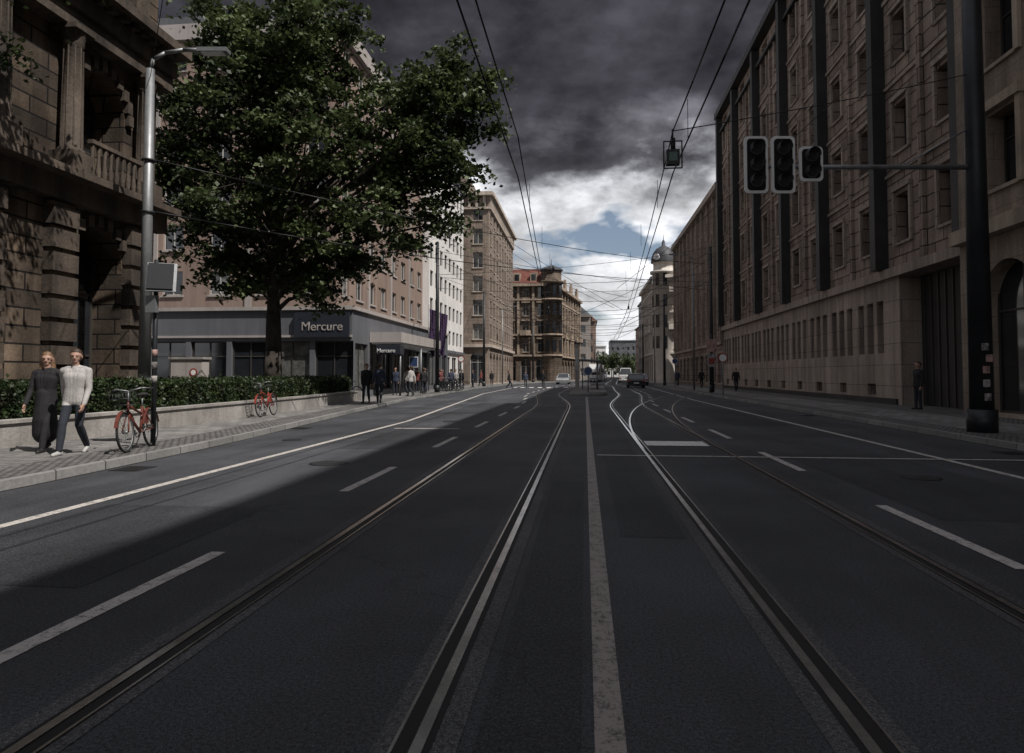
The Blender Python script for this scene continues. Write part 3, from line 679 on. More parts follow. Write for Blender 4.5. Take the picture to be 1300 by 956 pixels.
g=Grp('utility_cabinet'); b=g['body']; b.box(-12.5,-11.5,19.5,19.9,S,1.85,'hoteltrim'); b.box(-12.55,-11.45,19.45,19.95,1.85,1.92,'concrete'); b.box(-12.48,-12.01,19.48,19.499,.4,1.75,'hoteltrim'); b.box(-11.99,-11.52,19.48,19.499,.4,1.75,'hoteltrim')
g['sticker'].cyl((-11.75,19.479,1.45),(-11.75,19.47,1.45),.13,.13,'red',20); g['sticker'].cyl((-11.75,19.469,1.45),(-11.75,19.465,1.45),.08,.08,'whitep',20); g.done()
def catpole(x,y,h,r,mt='pole'):
    g=Grp('catenary_pole'); g['mast'].cyl((x,y,S),(x,y,S+.5),r*1.25,r*1.25,mt,16); g['mast'].cyl((x,y,S+.5),(x,y,h),r,r*.7,mt,16); g['cap'].sphere((x,y,h),r*.72,r*.72,.1,mt)
    for z in (h-.4,h-1.6): g['clamps'].torus((x,y,z),(0,0,1),r*.75,.03,'polel',14)
    return g
g=catpole(8.75,16.2,13.5,.24)
for z,c in ((1.2,'sticker'),(1.5,'poster'),(2.0,'sticker'),(.9,'sticker'),(1.75,'poster')): g['stickers'].rbox((8.75+random.uniform(-.05,.05),15.95,z),(.13,.03,.16),0,c)
A0=Vector((8.75,16.2,6.05)); A1=A0-Vector((.9943,.1063,0))*5.15
g['signal_arm'].cyl(A0,A1,.06,.045,'polel',10); g['signal_arm'].tube([A0+Vector((-.1,0,.9)),A0-Vector((1.6,.17,-.05))],.018,'polel',6); g.done()
def signal(pos,h,n,face=0):
    g=Grp('traffic_light'); w=.53
    def rr(w,h,y0,y1,mt,c=.1):
        pts=[]
        for cx,cz,a0 in ((w/2-c,h/2-c,0),(-w/2+c,h/2-c,90),(-w/2+c,-h/2+c,180),(w/2-c,-h/2+c,270)):
            for k in range(5): a=R(a0+22.5*k); pts.append((cx+c*math.cos(a),cz+c*math.sin(a)))
        b=g['backboard']; N=len(pts); b.face([(p[0],y0,p[1]) for p in pts][::-1],mt)
        b.face([(p[0],y1,p[1]) for p in pts],mt)
        for i in range(N): q=pts[(i+1)%N];p=pts[i]; b.face([(p[0],y0,p[1]),(q[0],y0,q[1]),(q[0],y1,q[1]),(p[0],y1,p[1])],mt)
    rr(w,h,-.02,.02,'whitep'); rr(w-.12,h-.12,-.03,-.022,'black',.08)
    g['housing'].box(-.15,.15,.022,.2,-h/2+.1,h/2-.1,'pole')
    for i in range(n):
        zc=(i-(n-1)/2)*.36
        g['lenses'].cyl((0,-.032,zc),(0,-.05,zc),.12,.12,'lens',20); g['lenses'].torus((0,-.05,zc),(0,1,0),.135,.012,'visor',20,5)
        for j in range(10):
            t0=R(-20+22*j); t1=R(-20+22*(j+1)); r=.14
            g['visors'].face([(r*math.cos(t0),-.03,zc+r*math.sin(t0)),(r*math.cos(t1),-.03,zc+r*math.sin(t1)),(r*math.cos(t1),-.24,zc+r*math.sin(t1)),(r*math.cos(t0),-.24,zc+r*math.sin(t0))],'visor')
    g.done(loc=pos,rot=R(6))
for t,h,n in ((4.98,1.28,3),(4.38,1.28,3),(3.76,.78,2)):
    p=A0-Vector((.9943,.1063,0))*t; signal((p.x,p.y-.17,6.05+(.0 if n==3 else .02)),h,n)
poles=[(-10.45,47.7,10.8),(9.0,50,10.5),(-10.7,72,10.2),(9.1,80,10),(-8.2,108,10),(10.0,120,10),(2.2,160,9.5)]
for x,y,h in poles: catpole(x,y,h,.15).done()
def lamp(x,y,side,h=9.5):
    g=Grp('street_lamp'); g['mast'].cyl((x,y,S),(x,y,h),.09,.06,'polel',10); g['arm'].tube([(x,y,h),(x+side*.4,y,h+.35),(x+side*1.3,y,h+.45)],.04,'polel'); g['lamp_head'].rbox((x+side*1.6,y,h+.43),(.7,.25,.1),0,'polel'); g.done()
lamp(9.0,58,-1,11); lamp(9.6,96,-1,10); lamp(12.5,145,-1,9); lamp(-10.9,90,1,10); lamp(15.5,200,-1,9); lamp(4,210,1,9)
# overhead wires
g=Grp('overhead_wires'); b=g['wires']
def wire(p0,p1,sag=.0,r=.011,n=10):
    p0=Vector(p0);p1=Vector(p1); pts=[p0.lerp(p1,i/n)-Z*sag*4*(i/n)*(1-i/n) for i in range(n+1)]
    b.tube(pts,r,'wire',5)
for T in (TL,TR):
    for dz,sg in ((5.5,0),(6.35,.25)):
        st=[-12,14,48,66,80,100,125,160,220]
        for a,c in zip(st[:-1],st[1:]): wire((T(a),a,dz),(T(c),c,dz),sg if dz>6 else .03,.014 if c<50 else .02)
    for y in list(range(-8,48,5))+list(range(50,120,7)): wire((T(y),y,5.5),(T(y),y,6.2),0,.006,1)
LP=(-10.75,15.7)
wire((LP[0],LP[1],6.75),(9.0,50,9.3),.5,.016); wire((LP[0],LP[1],5.45),(-1.37,30,5.9),.15,.016); wire((-1.37,30,5.9),(9.0,50,8.0),.1,.015)
wire((8.75,16.2,8.2),(1.8,14,6.35),.05); wire((8.75,16.2,10.5),(2.1,45,7),.3,.013); wire((LP[0],LP[1],8.8),(-2.5,5,11),.3,.009)
wire((-15,41,17),(TR(60),60,7.0),.5,.016)
wire((-13,60,14),(TR(52),52,7.2),.6,.016); wire((-11.7,84,18.5),(2.5,60,7.2),.5,.018); wire((12.9,62,13),(-10.4,47.7,8.5),.5,.016); wire((-10.45,47.7,10.2),(9.0,50,7.4),.2,.015); wire((9,50,10.2),(TL(66),66,6.5),.2,.018)
for y,zl,zr_ in ((48.5,9.5,9.6),(60,10.2,10.4),(72.5,9.6,9.8),(80,9.3,9.5),(92,9.4,9.4),(108,9.4,9.6),(135,9,9),(160,9,9)):
    xl=KL(y)-.4 if y!=60 else -13; xr=KR(y)+1.1 if y not in (60,92) else 13
    r=.016 if y<70 else .024
    wire((xl,y,zl),(TL(y),y,6.6),.15,r); wire((TL(y),y,6.6),(TR(y),y,6.6),.05,r); wire((TR(y),y,6.6),(xr,y,zr_),.15,r); wire((xl,y,zl-1.1),(xr,y,zr_-1.1),.6,r)
for x,y in ((1.8,14),(-1.37,30),(TR(48.5),48.5),(TL(48.5),48.5)): g['insulators'].cyl((x,y,5.95),(x,y,6.2),.05,.05,'pole',8)
g.done()
g=Grp('tram_signal_box'); x,y=1.78,13.9; g['housing'].box(x-.13,x+.13,y-.08,y+.08,5.62,5.92,'pole'); g['lens'].box(x-.08,x+.08,y-.095,y-.081,5.68,5.86,'green'); g['frame'].tube([(x-.18,y-.02,6.1),(x+.18,y-.02,6.1),(x+.18,y-.02,5.55),(x-.18,y-.02,5.55),(x-.18,y-.02,6.1)],.014,'pole'); g['frame'].cyl((x,y,6.1),(x,y,6.35),.02,.02,'pole'); g.done()
# island & shelter
g=Grp('tram_stop_platform'); b=g['platform']
for y in range(46,72,2):
    z=.2; b.hexa([(C(y)-1.05,y,0),(C(y)+1.45,y,0),(C(y+2)+1.45,y+2,0),(C(y+2)-1.05,y+2,0),(C(y)-1.05,y,z),(C(y)+1.45,y,z),(C(y+2)+1.45,y+2,z),(C(y+2)-1.05,y+2,z)],'pave')
b.lathe((.2,46,0),[(1.25,0),(1.25,.199),(.01,.199)],'kerb',20); g.done()
g=Grp('tram_stop_shelter'); b=g['frame']; cx=.3
for y in (54,56.5,59):
    b.cyl((cx-.5,y,.2),(cx-.5,y,2.55),.035,.035,'polel'); b.cyl((cx+.7,y,.2),(cx+.7,y,2.45),.035,.035,'polel')
g['roof'].hexa([(cx-.75,53.6,2.5),(cx+1.0,53.6,2.42),(cx+1.0,59.4,2.42),(cx-.75,59.4,2.5),(cx-.75,53.6,2.60),(cx+1.0,53.6,2.50),(cx+1.0,59.4,2.50),(cx-.75,59.4,2.60)],'polel')
g['glass_panels'].box(cx+.69,cx+.71,54.05,58.95,.4,2.2,'glass'); g['bench'].box(cx+.2,cx+.6,54.6,58.4,.6,.66,'polel'); g.done()
g=Grp('information_column'); g['column'].box(-.72,-.42,50.0,50.25,.2,3.6,'hoteltrim'); g['column'].box(-.75,-.39,49.97,50.28,3.6,3.72,'pole'); g['display'].box(-.69,-.45,49.98,49.995,1.6,3.3,'glass2'); g.done()
def sign(x,y,h,kind,z0=S):
    g=Grp('traffic_sign'); g['post'].cyl((x,y,z0),(x,y,h),.035,.035,'polel',8)
    if kind=='round': g['plate'].cyl((x,y-.04,h-.3),(x,y-.06,h-.3),.3,.3,'whitep',24); g['plate'].cyl((x,y-.061,h-.3),(x,y-.066,h-.3),.26,.26,'blue',24)
    elif kind=='red': g['plate'].cyl((x,y-.04,h-.3),(x,y-.06,h-.3),.3,.3,'red',24); g['plate'].cyl((x,y-.061,h-.3),(x,y-.066,h-.3),.22,.22,'whitep',24)
    else: g['plate'].box(x-.3,x+.3,y-.06,y-.04,h-.75,h-.05,'whitep'); g['plate'].box(x-.25,x+.25,y-.066,y-.061,h-.7,h-.1,'blue' if kind=='blue' else 'poster')
    g.done()
sign(.2,45.4,1.9,'round',.19); sign(8.4,43,2.7,'red'); sign(-11.2,44,2.6,'blue'); sign(-10.6,58,3,'red'); sign(9.0,70,3,'round')
g=Grp('election_poster_post'); x,y=8.6,47.8; g['post'].cyl((x,y,S),(x,y,4.2),.05,.05,'pole'); g['posters'].box(x-.32,x+.32,y-.09,y-.06,2.9,3.8,'poster'); g['posters'].box(x-.32,x+.32,y-.09,y-.06,1.9,2.8,'sticker'); g['posters'].box(x-.2,x+.2,y-.095,y-.091,2.1,2.5,'red'); g.done()
for (x,y) in ((-11.6,50),(-11.5,53)):
    g=Grp('hotel_flag'); g['pole'].cyl((x,y,S),(x,y,6.6),.04,.03,'polel'); b=g['cloth']
    for i in range(12):
        for j in range(4):
            def q(i,j): return (x+.05+j*(.17-.006*i),y+.10*math.sin(j*1.6+i*.55),6.3-i*.27-j*.06*(1+i*.05))
            b.face([q(i,j),q(i+1,j),q(i+1,j+1),q(i,j+1)],'purple')
    g.done()
# bicycles
def bike(loc,rot,mt,basket=True,lean=0):
    g=Grp('bicycle'); b=g['frame']; r=.335
    for y in (-.52,.54):
        g['wheels'].torus((0,y,r),(1,0,0),r-.02,.02,'rubber',30,6); g['wheels'].torus((0,y,r),(1,0,0),r-.045,.011,'polel',30,5)
        g['wheels'].cyl((-.04,y,r),(.04,y,r),.025,.025,'polel',8)
        for k in range(14):
            t=2*math.pi*k/14; g['wheels'].cyl((.015*(-1)**k,y,r),(0,y+(r-.05)*math.cos(t),r+(r-.05)*math.sin(t)),.003,.003,'polel',3,False)
        for k in range(9):
            t0=R(15+17*k);t1=R(15+17*(k+1)); rr=r+.025
            g['mudguards'].face([(-.03,y+rr*math.cos(t0),r+rr*math.sin(t0)),(.03,y+rr*math.cos(t0),r+rr*math.sin(t0)),(.03,y+rr*math.cos(t1),r+rr*math.sin(t1)),(-.03,y+rr*math.cos(t1),r+rr*math.sin(t1))],mt)
    bb=(0,-.06,.29); seat=(0,-.2,.72); hd=(0,.36,.82); hb=(0,.40,.62)
    b.tube([bb,seat],.02,mt); b.tube([bb,hb],.024,mt); b.tube([(0,-.16,.6),(0,.37,.76)],.02,mt); b.tube([hd,hb],.022,mt)
    for s in (-1,1):
        b.tube([bb,(s*.05,-.52,r)],.011,mt); b.tube([seat,(s*.05,-.52,r)],.010,mt); b.tube([(s*.02,.41,.6),(s*.05,.54,r)],.013,mt)
        g['handlebar'].tube([(0,.33,1.0),(s*.2,.33,1.04),(s*.29,.18,1.03)],.012,'polel'); g['handlebar'].tube([(s*.29,.2,1.03),(s*.3,.09,1.02)],.018,'rubber')
        g['pedals'].tube([(s*.05,-.06,.29),(s*.07,-.06+s*.12,.29-s*.1)],.01,'polel'); g['pedals'].box(s*.07-.0 if s>0 else -.16,.16 if s>0 else -.07,-.1+s*.12,-.02+s*.12,.28-s*.1,.30-s*.1,'rubber')
    g['handlebar'].tube([hd,(0,.33,1.0)],.014,'polel'); g['seat_post'].tube([seat,(0,-.23,.9)],.013,'polel')
    g['saddle'].sphere((0,-.27,.93),.085,.11,.035,'rubber'); g['saddle'].sphere((0,-.15,.925),.035,.11,.025,'rubber')
    g['chain_guard'].torus((.05,-.06,.29),(1,0,0),.085,.01,'polel',18,4); g['chain_guard'].box(.045,.06,-.5,-.08,.33,.37,mt)
    g['stand'].tube([(0,-.1,.28),(.14,-.14,.0)],.01,'polel')
    if basket:
        for z in (.78,.88,.98): g['basket'].tube([(-.16,.45,z),(.16,.45,z),(.16,.68,z),(-.16,.68,z),(-.16,.45,z)],.006,'pole',4)
        for k in range(7): 
            x=-.16+.32*k/6
            g['basket'].tube([(x,.45,.98),(x,.45,.78),(x,.68,.78),(x,.68,.98)],.004,'pole',4)
        g['ad_plate'].box(-.012,.012,-.42,-.16,.42,.62,mt)
    e=g.done(loc,rot); e.rotation_euler=(0,lean,rot)
bike((-7.55,10.95,S),R(194),'orange',True,R(4)); bike((-9.6,19.9,S),R(185),'red',True,R(5))
for k in range(5): bike((-13.4+k*.3,33.2+k*.25,S),R(80+random.uniform(-10,10)),'pole',False,R(4))
for k in range(5): bike((-10.6+k*.12,50+k*.7,S),R(60+random.uniform(-8,8)),'pole',False,R(4))
# ------------------------------------------------------------ people
def person(loc,yaw,h=1.72,walk=1,top='jacket',leg='jeans',shoe='shoe',hair='hairb',longhair=False,dress=False,voxel=.009,flip=1,turn=0):
    P=[]; w=walk; f=flip
    def add(a,b_,r0,r1,m_): P.append((Vector(a),Vector(b_),r0,r1,m_))
    hipz=.90
    kn=[(.095*f,.20*w,.50),(-.095*f,.06*w,.49)]; an=[(.09*f,.30*w,.10),(-.085*f,-.26*w,.14 if w>.3 else .10)]
    for i,s in enumerate((1*f,-1*f)):
        mid=Vector(kn[i]).lerp(Vector(an[i]),.35)
        add((s*.095,0,hipz),kn[i],.092,.062,leg); add(kn[i],mid,.060,.064,leg); add(mid,an[i],.064,.048,leg)
        a=Vector(an[i])
        if i==0 or w<.3: add(a+Vector((0,-.04,-.05)),a+Vector((s*.02,.15,-.065)),.042,.034,shoe)
        else: add(a+Vector((0,-.05,-.03)),a+Vector((s*.01,.12,-.11)),.042,.030,shoe)
    # trunk: overlapping vertical tapers, so the front stays smooth
    for q in (-1,-.4,.4,1):
        add((q*.075,0,.88),(q*.055,.003,1.10),.114,.106,top); add((q*.055,.003,1.10),(q*.085,.004,1.28),.106,.110,top); add((q*.085,.004,1.28),(q*.11,-.004,1.36),.110,.084,top)
    for s in (-1,1):
        add((s*.08,0,1.32),(s*.155,-.01,1.395),.085,.062,top); add((s*.03,-.01,1.44),(s*.14,-.01,1.415),.05,.05,top)
    add((0,.0,1.36),(0,-.005,1.45),.08,.062,top); add((0,-.008,1.42),(0,.012,1.53),.054,.05,'skin')
    if dress:
        add((0,0,1.0),(0,.02,.55),.15,.19,top); add((0,.02,.55),(0,.0,.34),.19,.20,top)
    for s in (-1,1):
        sw=-.18*w*s*f; sh=Vector((s*.19,-.01,1.385)); el=sh+Vector((s*.045,sw*.55-.03,-.29)); wr=el+Vector((s*.0,sw*.6+.06,-.25))
        add(sh,el,.062,.050,top); add(el,wr,.050,.038,top)
        d=(wr-el).normalized(); fw=Vector((0,1,0)); fw=(fw-d*fw.dot(d)).normalized(); inn=Vector((-s,0,0))
        add(wr,wr+d*.03,.026,.024,'skin')
        for k,(off,L) in enumerate(((.030,.066),(.010,.076),(-.010,.070),(-.028,.056))):
            m0=wr+d*.03+fw*off*.7; m1=wr+d*.095+fw*off; m2=m1+d*L*.55+inn*.008; m3=m2+d*L*.42+inn*.022
            add(m0,m1,.0145,.0125,'skin'); add(m1,m2,.0105,.0095,'skin'); add(m2,m3,.0095,.0075,'skin')
        add(wr+d*.035+fw*.022,wr+d*.065+fw*.05+inn*.01,.014,.011,'skin'); add(wr+d*.065+fw*.05+inn*.01,wr+d*.10+fw*.056+inn*.02,.0105,.0085,'skin')
    hz=1.615; T=Matrix.Rotation(turn,3,'Z')
    def ha(a,b_,r0,r1,m_): add(T@Vector(a),T@Vector(b_),r0,r1,m_)
    ha((0,-.02,hz+.03),(0,.012,hz+.035),.086,.084,'skin'); ha((0,.03,hz-.02),(0,.048,hz-.068),.062,.038,'skin')
    ha((0,.098,hz+.012),(0,.112,hz-.018),.009,.014,'skin')
    for s in (-1,1): ha((s*.084,-.005,hz+.015),(s*.088,-.012,hz-.015),.013,.010,'skin'); ha((s*.012,.090,hz+.036),(s*.045,.080,hz+.036),.011,.009,'skin')
    ha((0,-.035,hz+.05),(0,.0,hz+.068),.092,.084,hair); ha((0,-.05,hz),(0,-.055,hz-.02),.080,.064,hair)
    if longhair:
        for s in (-1,0,1): ha((s*.05,-.055,hz+.02),(s*.08,-.045,hz-.15),.055,.05,hair); ha((s*.08,-.045,hz-.15),(s*.08,-.05,hz-.25),.05,.03,hair)
    b=MB()
    for a,c,r0,r1,m_ in P:
        b.cyl(a,c,r0,r1,'skin',16,True); b.sphere(a,r0,r0,r0,'skin',16,10); b.sphere(c,r1,r1,r1,'skin',16,10)
    o=b.obj('tmp'); md=o.modifiers.new('r','REMESH'); md.mode='VOXEL'; md.voxel_size=voxel; md.use_smooth_shade=True
    sm=o.modifiers.new('s','SMOOTH'); sm.iterations=4; sm.factor=.5
    me=bpy.data.meshes.new_from_object(o.evaluated_get(bpy.context.evaluated_depsgraph_get())); bpy.data.objects.remove(o)
    n=len(me.polygons); ce=np.empty(n*3); me.polygons.foreach_get('center',ce); ce=ce.reshape(-1,3)
    best=np.full(n,9.); idx=np.zeros(n,int); names=[]
    for a,c,r0,r1,m_ in P:
        if m_ not in names: names.append(m_)
        A=np.array(a);D=np.array(c)-A; L=max(D@D,1e-9); t=np.clip(((ce-A)@D)/L,0,1); d=np.linalg.norm(ce-(A+t[:,None]*D),axis=1)-(r0+(r1-r0)*t)
        k=d<best; best[k]=d[k]; idx[k]=names.index(m_)
    if not dress:   # clean jacket hem
        lg,tp=names.index(leg),names.index(top); mid=np.abs(ce[:,0])<.19
        idx[(idx==lg)&(ce[:,2]>.82)&mid]=tp; idx[(idx==tp)&(ce[:,2]<=.82)&mid]=lg
    me.materials.clear()
    for nm in names: me.materials.append(M[nm])
    me.polygons.foreach_set('material_index',idx.astype(np.int32)); me.polygons.foreach_set('use_smooth',np.ones(n,bool)); me.update()
    e=bpy.data.objects.new('pedestrian',None); scene.collection.objects.link(e)
    ob=bpy.data.objects.new('body',me); scene.collection.objects.link(ob); ob.parent=e
    x=MB()
    for s in (-1,1):
        q=T@Vector((s*.031,.088,hz+.014)); x.sphere(q,.013,.009,.008,'eye')
    q=T@Vector((0,.088,hz-.045)); x.sphere(q,.020,.008,.005,'lip')
    x.obj('face_features',e)
    sc=h/1.755; e.scale=(sc,)*3; e.location=loc; e.rotation_euler=(0,0,yaw)
person((-8.20,10.25,S-.01),R(195),1.70,1,'jacket','jeans','shoe','hairb',voxel=.008,turn=R(12))
person((-8.92,10.50,S-.01),R(190),1.66,.8,'dress','dress','shoed','hairl',True,True,voxel=.008,flip=-1,turn=R(20))
V=.016
person((-9.62,29.4,S),R(185),1.75,.7,'dress','jeans','shoed',voxel=V); person((-8.98,29.2,S),R(10),1.78,.9,'coatA','jeans','shoed',voxel=V,flip=-1)
person((-7.4,66.6,0),R(-80),1.75,1,'dress','jeans','shoed',voxel=V)
for i,(x,y,c) in enumerate(((-11.2,47,'dress'),(-11.9,49,'coatA'),(-11.0,51.5,'coatB'),(-11.9,45,'jacket'),(-11.4,54,'dress'),(-10.9,57,'jacket'),(-12.1,56,'coatA'),(-10.9,60,'dress'),(-11.6,63,'jacket'),(-10.9,66,'coatA'),(-11.3,74,'coatB'),(-11.6,41,'coatA'),(-11.8,38.5,'dress'),(-10.3,43,'dress'),(-12.2,51,'jacket'),(-10.7,78,'dress'),(-11.9,47.8,'coatB'),(-10.1,39,'jacket'),(-10.8,45.5,'dress'),(-6.2,71.5,'coatA'),(-4.4,72,'dress'),(-10.5,53,'coatA'))):
    person((x,y,S if x<-8 else 0),R(random.uniform(0,360)),random.uniform(1.65,1.8),random.choice((.1,.8)),c,'jeans','shoed',voxel=.02)
person((11.2,52.5,S),R(180),1.75,.8,'dress','jeans','shoed',voxel=V); person((12.0,26.2,S),R(100),1.75,.1,'dress','jeans','shoed',voxel=V)
person((9.9,75,S),R(180),1.75,.8,'coatA','jeans','shoed',voxel=.02); person((10.6,64,S),R(0),1.75,.8,'dress','jeans','shoed',voxel=.02)
# ------------------------------------------------------------ cars
def car(loc,rot,mt,van=False):
    g=Grp('parked_car' if not van else 'delivery_van'); L=4.3 if not van else 5.2; hw=.88 if not van else .98
    if van: prof=[(-2.6,.35),(-2.6,1.2),(-2.5,1.35),(2.0,1.35),(2.55,1.0),(2.6,.35)]; cab=[(-2.55,1.35),(-2.5,2.3),(1.1,2.35),(2.0,1.35)]
    else: prof=[(-2.12,.32),(-2.15,.75),(-2.05,.92),(-1.2,.95),(1.0,.92),(1.95,.74),(2.14,.6),(2.12,.28)]; cab=[(-1.95,.93),(-1.45,1.4),(.15,1.45),(1.05,.92)]
    def ext(prof,w0,w1,mt,part,zt=None):
        b=g[part]; n=len(prof)
        zs=[p[1] for p in prof]; a,c=min(zs),max(zs)
        wd=lambda z: w0+(w1-w0)*(z-a)/(c-a)
        l=[(-wd(z),y,z) for y,z in prof]; r=[(wd(z),y,z) for y,z in prof]
        b.face(l,mt); b.face(r[::-1],mt)
        for i in range(n): j=(i+1)%n; b.face([l[i],r[i],r[j],l[j]],mt)
    ext(prof,hw,hw*.97,mt,'body'); ext(cab,hw*.93,hw*.74,'glass','windows')
    z=cab[1][1]; b=g['body']; y0,y1=cab[1][0],cab[2][0]; w=hw*.76
    b.hexa([(-w,y0-.05,z-.02),(w,y0-.05,z-.02),(w,y1+.05,z+.02),(-w,y1+.05,z+.02),(-w+.08,y0+.05,z+.06),(w-.08,y0+.05,z+.06),(w-.08,y1-.05,z+.08),(-w+.08,y1-.05,z+.08)],mt)
    for s in (-1,1):
        for (ya,za),(yb_,zb) in ((cab[0],cab[1]),(cab[3],cab[2]),((-.5,.93),(-.5,z)) if not van else ((.3,1.35),(.3,z))):
            b.cyl((s*hw*.93,ya,za),(s*hw*.745,yb_,zb),.04,.035,mt,6)
        if van: b.hexa([(s*.93,-2.5,1.3),(s*.97,-2.5,1.3),(s*.97,.3,1.3),(s*.93,.3,1.3),(s*.76,-2.48,2.3),(s*.80,-2.48,2.3),(s*.80,.3,2.33),(s*.76,.3,2.33)],mt)
        for y in (-L*.31,L*.32):
            g['wheels'].cyl((s*(hw-.2),y,.32),(s*(hw+.01),y,.32),.32,.32,'rubber',20); g['wheels'].cyl((s*(hw+.011),y,.32),(s*(hw+.02),y,.32),.19,.17,'polel',12)
        g['lights'].box(s*hw*.8-.13,s*hw*.8+.13,-L/2-.03,-L/2+.05,.68,.84,'tail'); g['lights'].box(s*hw*.75-.15,s*hw*.75+.15,L/2-.12,L/2+.01,.58,.70,'whitep')
        g['mirrors'].sphere((s*(hw+.08),cab[3][0]-.2,cab[3][1]+.06),.08,.06,.06,mt)
    g['number_plate'].box(-.26,.26,-L/2-.045,-L/2-.01,.45,.56,'whitep'); g['bumper'].box(-hw*.95,hw*.95,-L/2-.02,-L/2+.1,.3,.45,'pole')
    g.done(loc,rot)
car((4.6+C(72),72,0),R(-2),'carblack'); car((4.9+C(84),84,0),R(-3),'cardark'); car((7.0,88,0),R(-3),'carsilver'); car((7.8,96,0),R(-3),'carblack'); car((6.4,110,0),R(-3),'carwhite',True)
car((-3.0,96,0),R(177),'carsilver'); car((3.4,150,0),R(177),'carsilver'); car((9,140,0),R(-3),'cardark'); car((5,190,0),R(177),'carwhite',True); car((9.5,165,0),R(-3),'carblack')
# distant tram on the oncoming track (front faces the camera, -Y)
g=Grp('tram'); b=g['body']
sec=[(0,.80,.45,2.3),(.5,1.08,.35,3.05),(1.4,1.15,.35,3.25),(22,1.15,.35,3.25)]
for (ya,wa,za,ha),(yb_,wb,zb,hb_) in zip(sec[:-1],sec[1:]):
    b.hexa([(-wa,ya,za),(wa,ya,za),(wb,yb_,zb),(-wb,yb_,zb),(-wa*.9,ya,ha),(wa*.9,ya,ha),(wb*.93,yb_,hb_),(-wb*.93,yb_,hb_)],'carwhite')
g['windscreen'].hexa([(-.78,-.02,1.25),(.78,-.02,1.25),(.8,.02,1.25),(-.8,.02,1.25),(-.72,.02,2.25),(.72,.02,2.25),(.98,.45,2.9),(-.98,.45,2.9)],'glass')
for s in (-1,1):
    for k in range(9): g['windows'].box(s*1.16-.012,s*1.16+.012,1.8+k*2.2,3.7+k*2.2,1.5,2.5,'glass')
    g['headlights'].cyl((s*.6,-.02,.8),(s*.6,-.06,.8),.12,.12,'whitep',12)
    for y in (2.5,4.3,17.5,19.3): g['wheels'].cyl((s*.65,y,.31),(s*.78,y,.31),.3,.3,'pole',16)
g['stripe'].box(-.83,.83,-.03,-.005,.55,.68,'blue'); g['pantograph'].tube([(0,9,3.25),(0,10.2,4.3),(0,9.2,5.42)],.03,'pole'); g['pantograph'].tube([(-.7,9.2,5.44),(.7,9.2,5.44)],.03,'pole')
g.done((TL(122),122,.014),-R(2.9))
# ------------------------------------------------------------ world / sun / camera
sd=Vector((.85,-.50,1.43)).normalized(); el=math.asin(sd.z); az=math.atan2(sd.x,sd.y)
wd=bpy.data.worlds.new("World"); scene.world=wd; wd.use_nodes=True; n=wd.node_tree.nodes; l=wd.node_tree.links
bg=n['Background']; sky=n.new('ShaderNodeTexSky'); sky.sky_type='NISHITA'; sky.sun_disc=False; sky.sun_elevation=el; sky.sun_rotation=az
tc=n.new('ShaderNodeTexCoord').outputs['Generated']; sp=n.new('ShaderNodeSeparateXYZ'); l.new(tc,sp.inputs[0])
def mth(op,a,b_=None):
    x=n.new('ShaderNodeMath'); x.operation=op
    for i,v in enumerate((a,b_)):
        if v is None: continue
        if isinstance(v,(int,float)): x.inputs[i].default_value=v
        else: l.new(v,x.inputs[i])
    return x.outputs[0]
zz=mth('MAXIMUM',sp.outputs[2],0.0)
mp=n.new('ShaderNodeMapping'); mp.inputs['Scale'].default_value=(1,1,1.9); mp.inputs['Location'].default_value=(.35,.2,.1); l.new(tc,mp.inputs[0]); V=mp.outputs[0]
nA=noise(n,l,V,2.2,3,.5); nB=noise(n,l,V,6.5,7,.55); nC=noise(n,l,V,5.0,4,.5); nD=noise(n,l,V,14,5,.55)
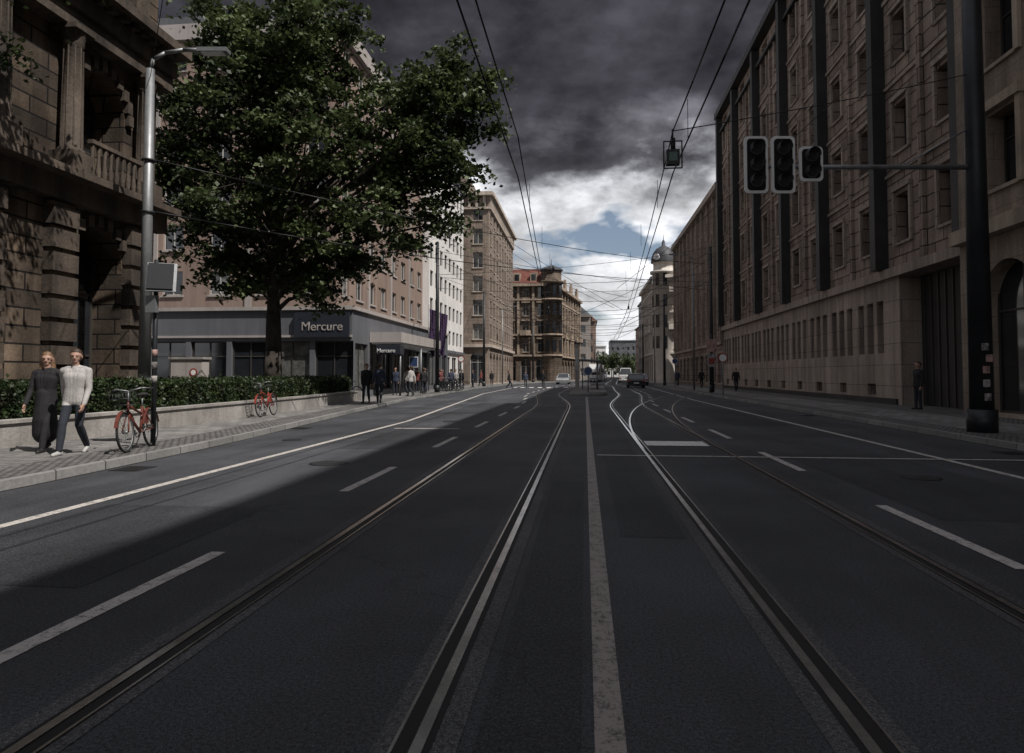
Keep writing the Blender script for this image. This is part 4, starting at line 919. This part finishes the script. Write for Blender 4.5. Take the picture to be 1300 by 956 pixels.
t=mth('ADD',mth('MULTIPLY',mth('SUBTRACT',zz,.285),8.0),mth('MULTIPLY',mth('SUBTRACT',nA,.5),1.6)); t=mth('ADD',t,mth('MULTIPLY',mth('SUBTRACT',nB,.5),1.9)); t=mth('ADD',t,.38)
cc=ramp(n,t,[(0,(.95,.96,.99)),(.24,(.76,.77,.81)),(.40,(.38,.385,.42)),(.56,(.15,.147,.168)),(.85,(.088,.085,.101)),(1,(.06,.058,.071))],l)
cc=mixc(n,l,cc,ramp(n,nB,[(.36,1.4),(.50,.92),(.64,.42)],l),.85,'MULTIPLY')
cc=mixc(n,l,cc,ramp(n,nD,[(.35,1.25),(.65,.60)],l),.7,'MULTIPLY')
hi=n.new('ShaderNodeMapRange'); hi.inputs[1].default_value=.5; hi.inputs[2].default_value=.75; l.new(zz,hi.inputs[0])
cc=mixc(n,l,cc,(.45,.46,.51),hi.outputs[0])
vs=n.new('ShaderNodeVectorMath'); vs.operation='SCALE'; vs.inputs['Scale'].default_value=10; l.new(cc,vs.inputs[0])
bf=mth('ADD',mth('ADD',nC,mth('MULTIPLY',mth('SUBTRACT',nB,.5),.55)),mth('MULTIPLY',mth('MAXIMUM',mth('SUBTRACT',zz,.24),0.0),2.5))
bm=ramp(n,bf,[(.355,0),(.425,1)],l)
skc=mixc(n,l,sky.outputs[0],(2.4,2.65,3.1),.4)
col=mixc(n,l,skc,vs.outputs[0],bm)
l.new(col,bg.inputs[0]); bg.inputs[1].default_value=.1
sl=bpy.data.lights.new('sun','SUN'); sl.energy=5.0; sl.angle=R(.5); sl.color=(1,.95,.89); so=bpy.data.objects.new('sun',sl); scene.collection.objects.link(so); so.rotation_euler=(-sd).to_track_quat('-Z','Y').to_euler()
cam=bpy.data.cameras.new('camera'); co=bpy.data.objects.new('camera',cam); scene.collection.objects.link(co)
cam.lens=24; cam.sensor_width=36; tilt=2.2; cam.shift_y=-.0279; cam.clip_end=5000; cam.clip_start=.05
co.location=(0,0,1.4); co.rotation_euler=(R(90+tilt),0,R(6.1)); scene.camera=co
scene.view_settings.view_transform='Standard'; scene.view_settings.look='None'; scene.view_settings.exposure=0
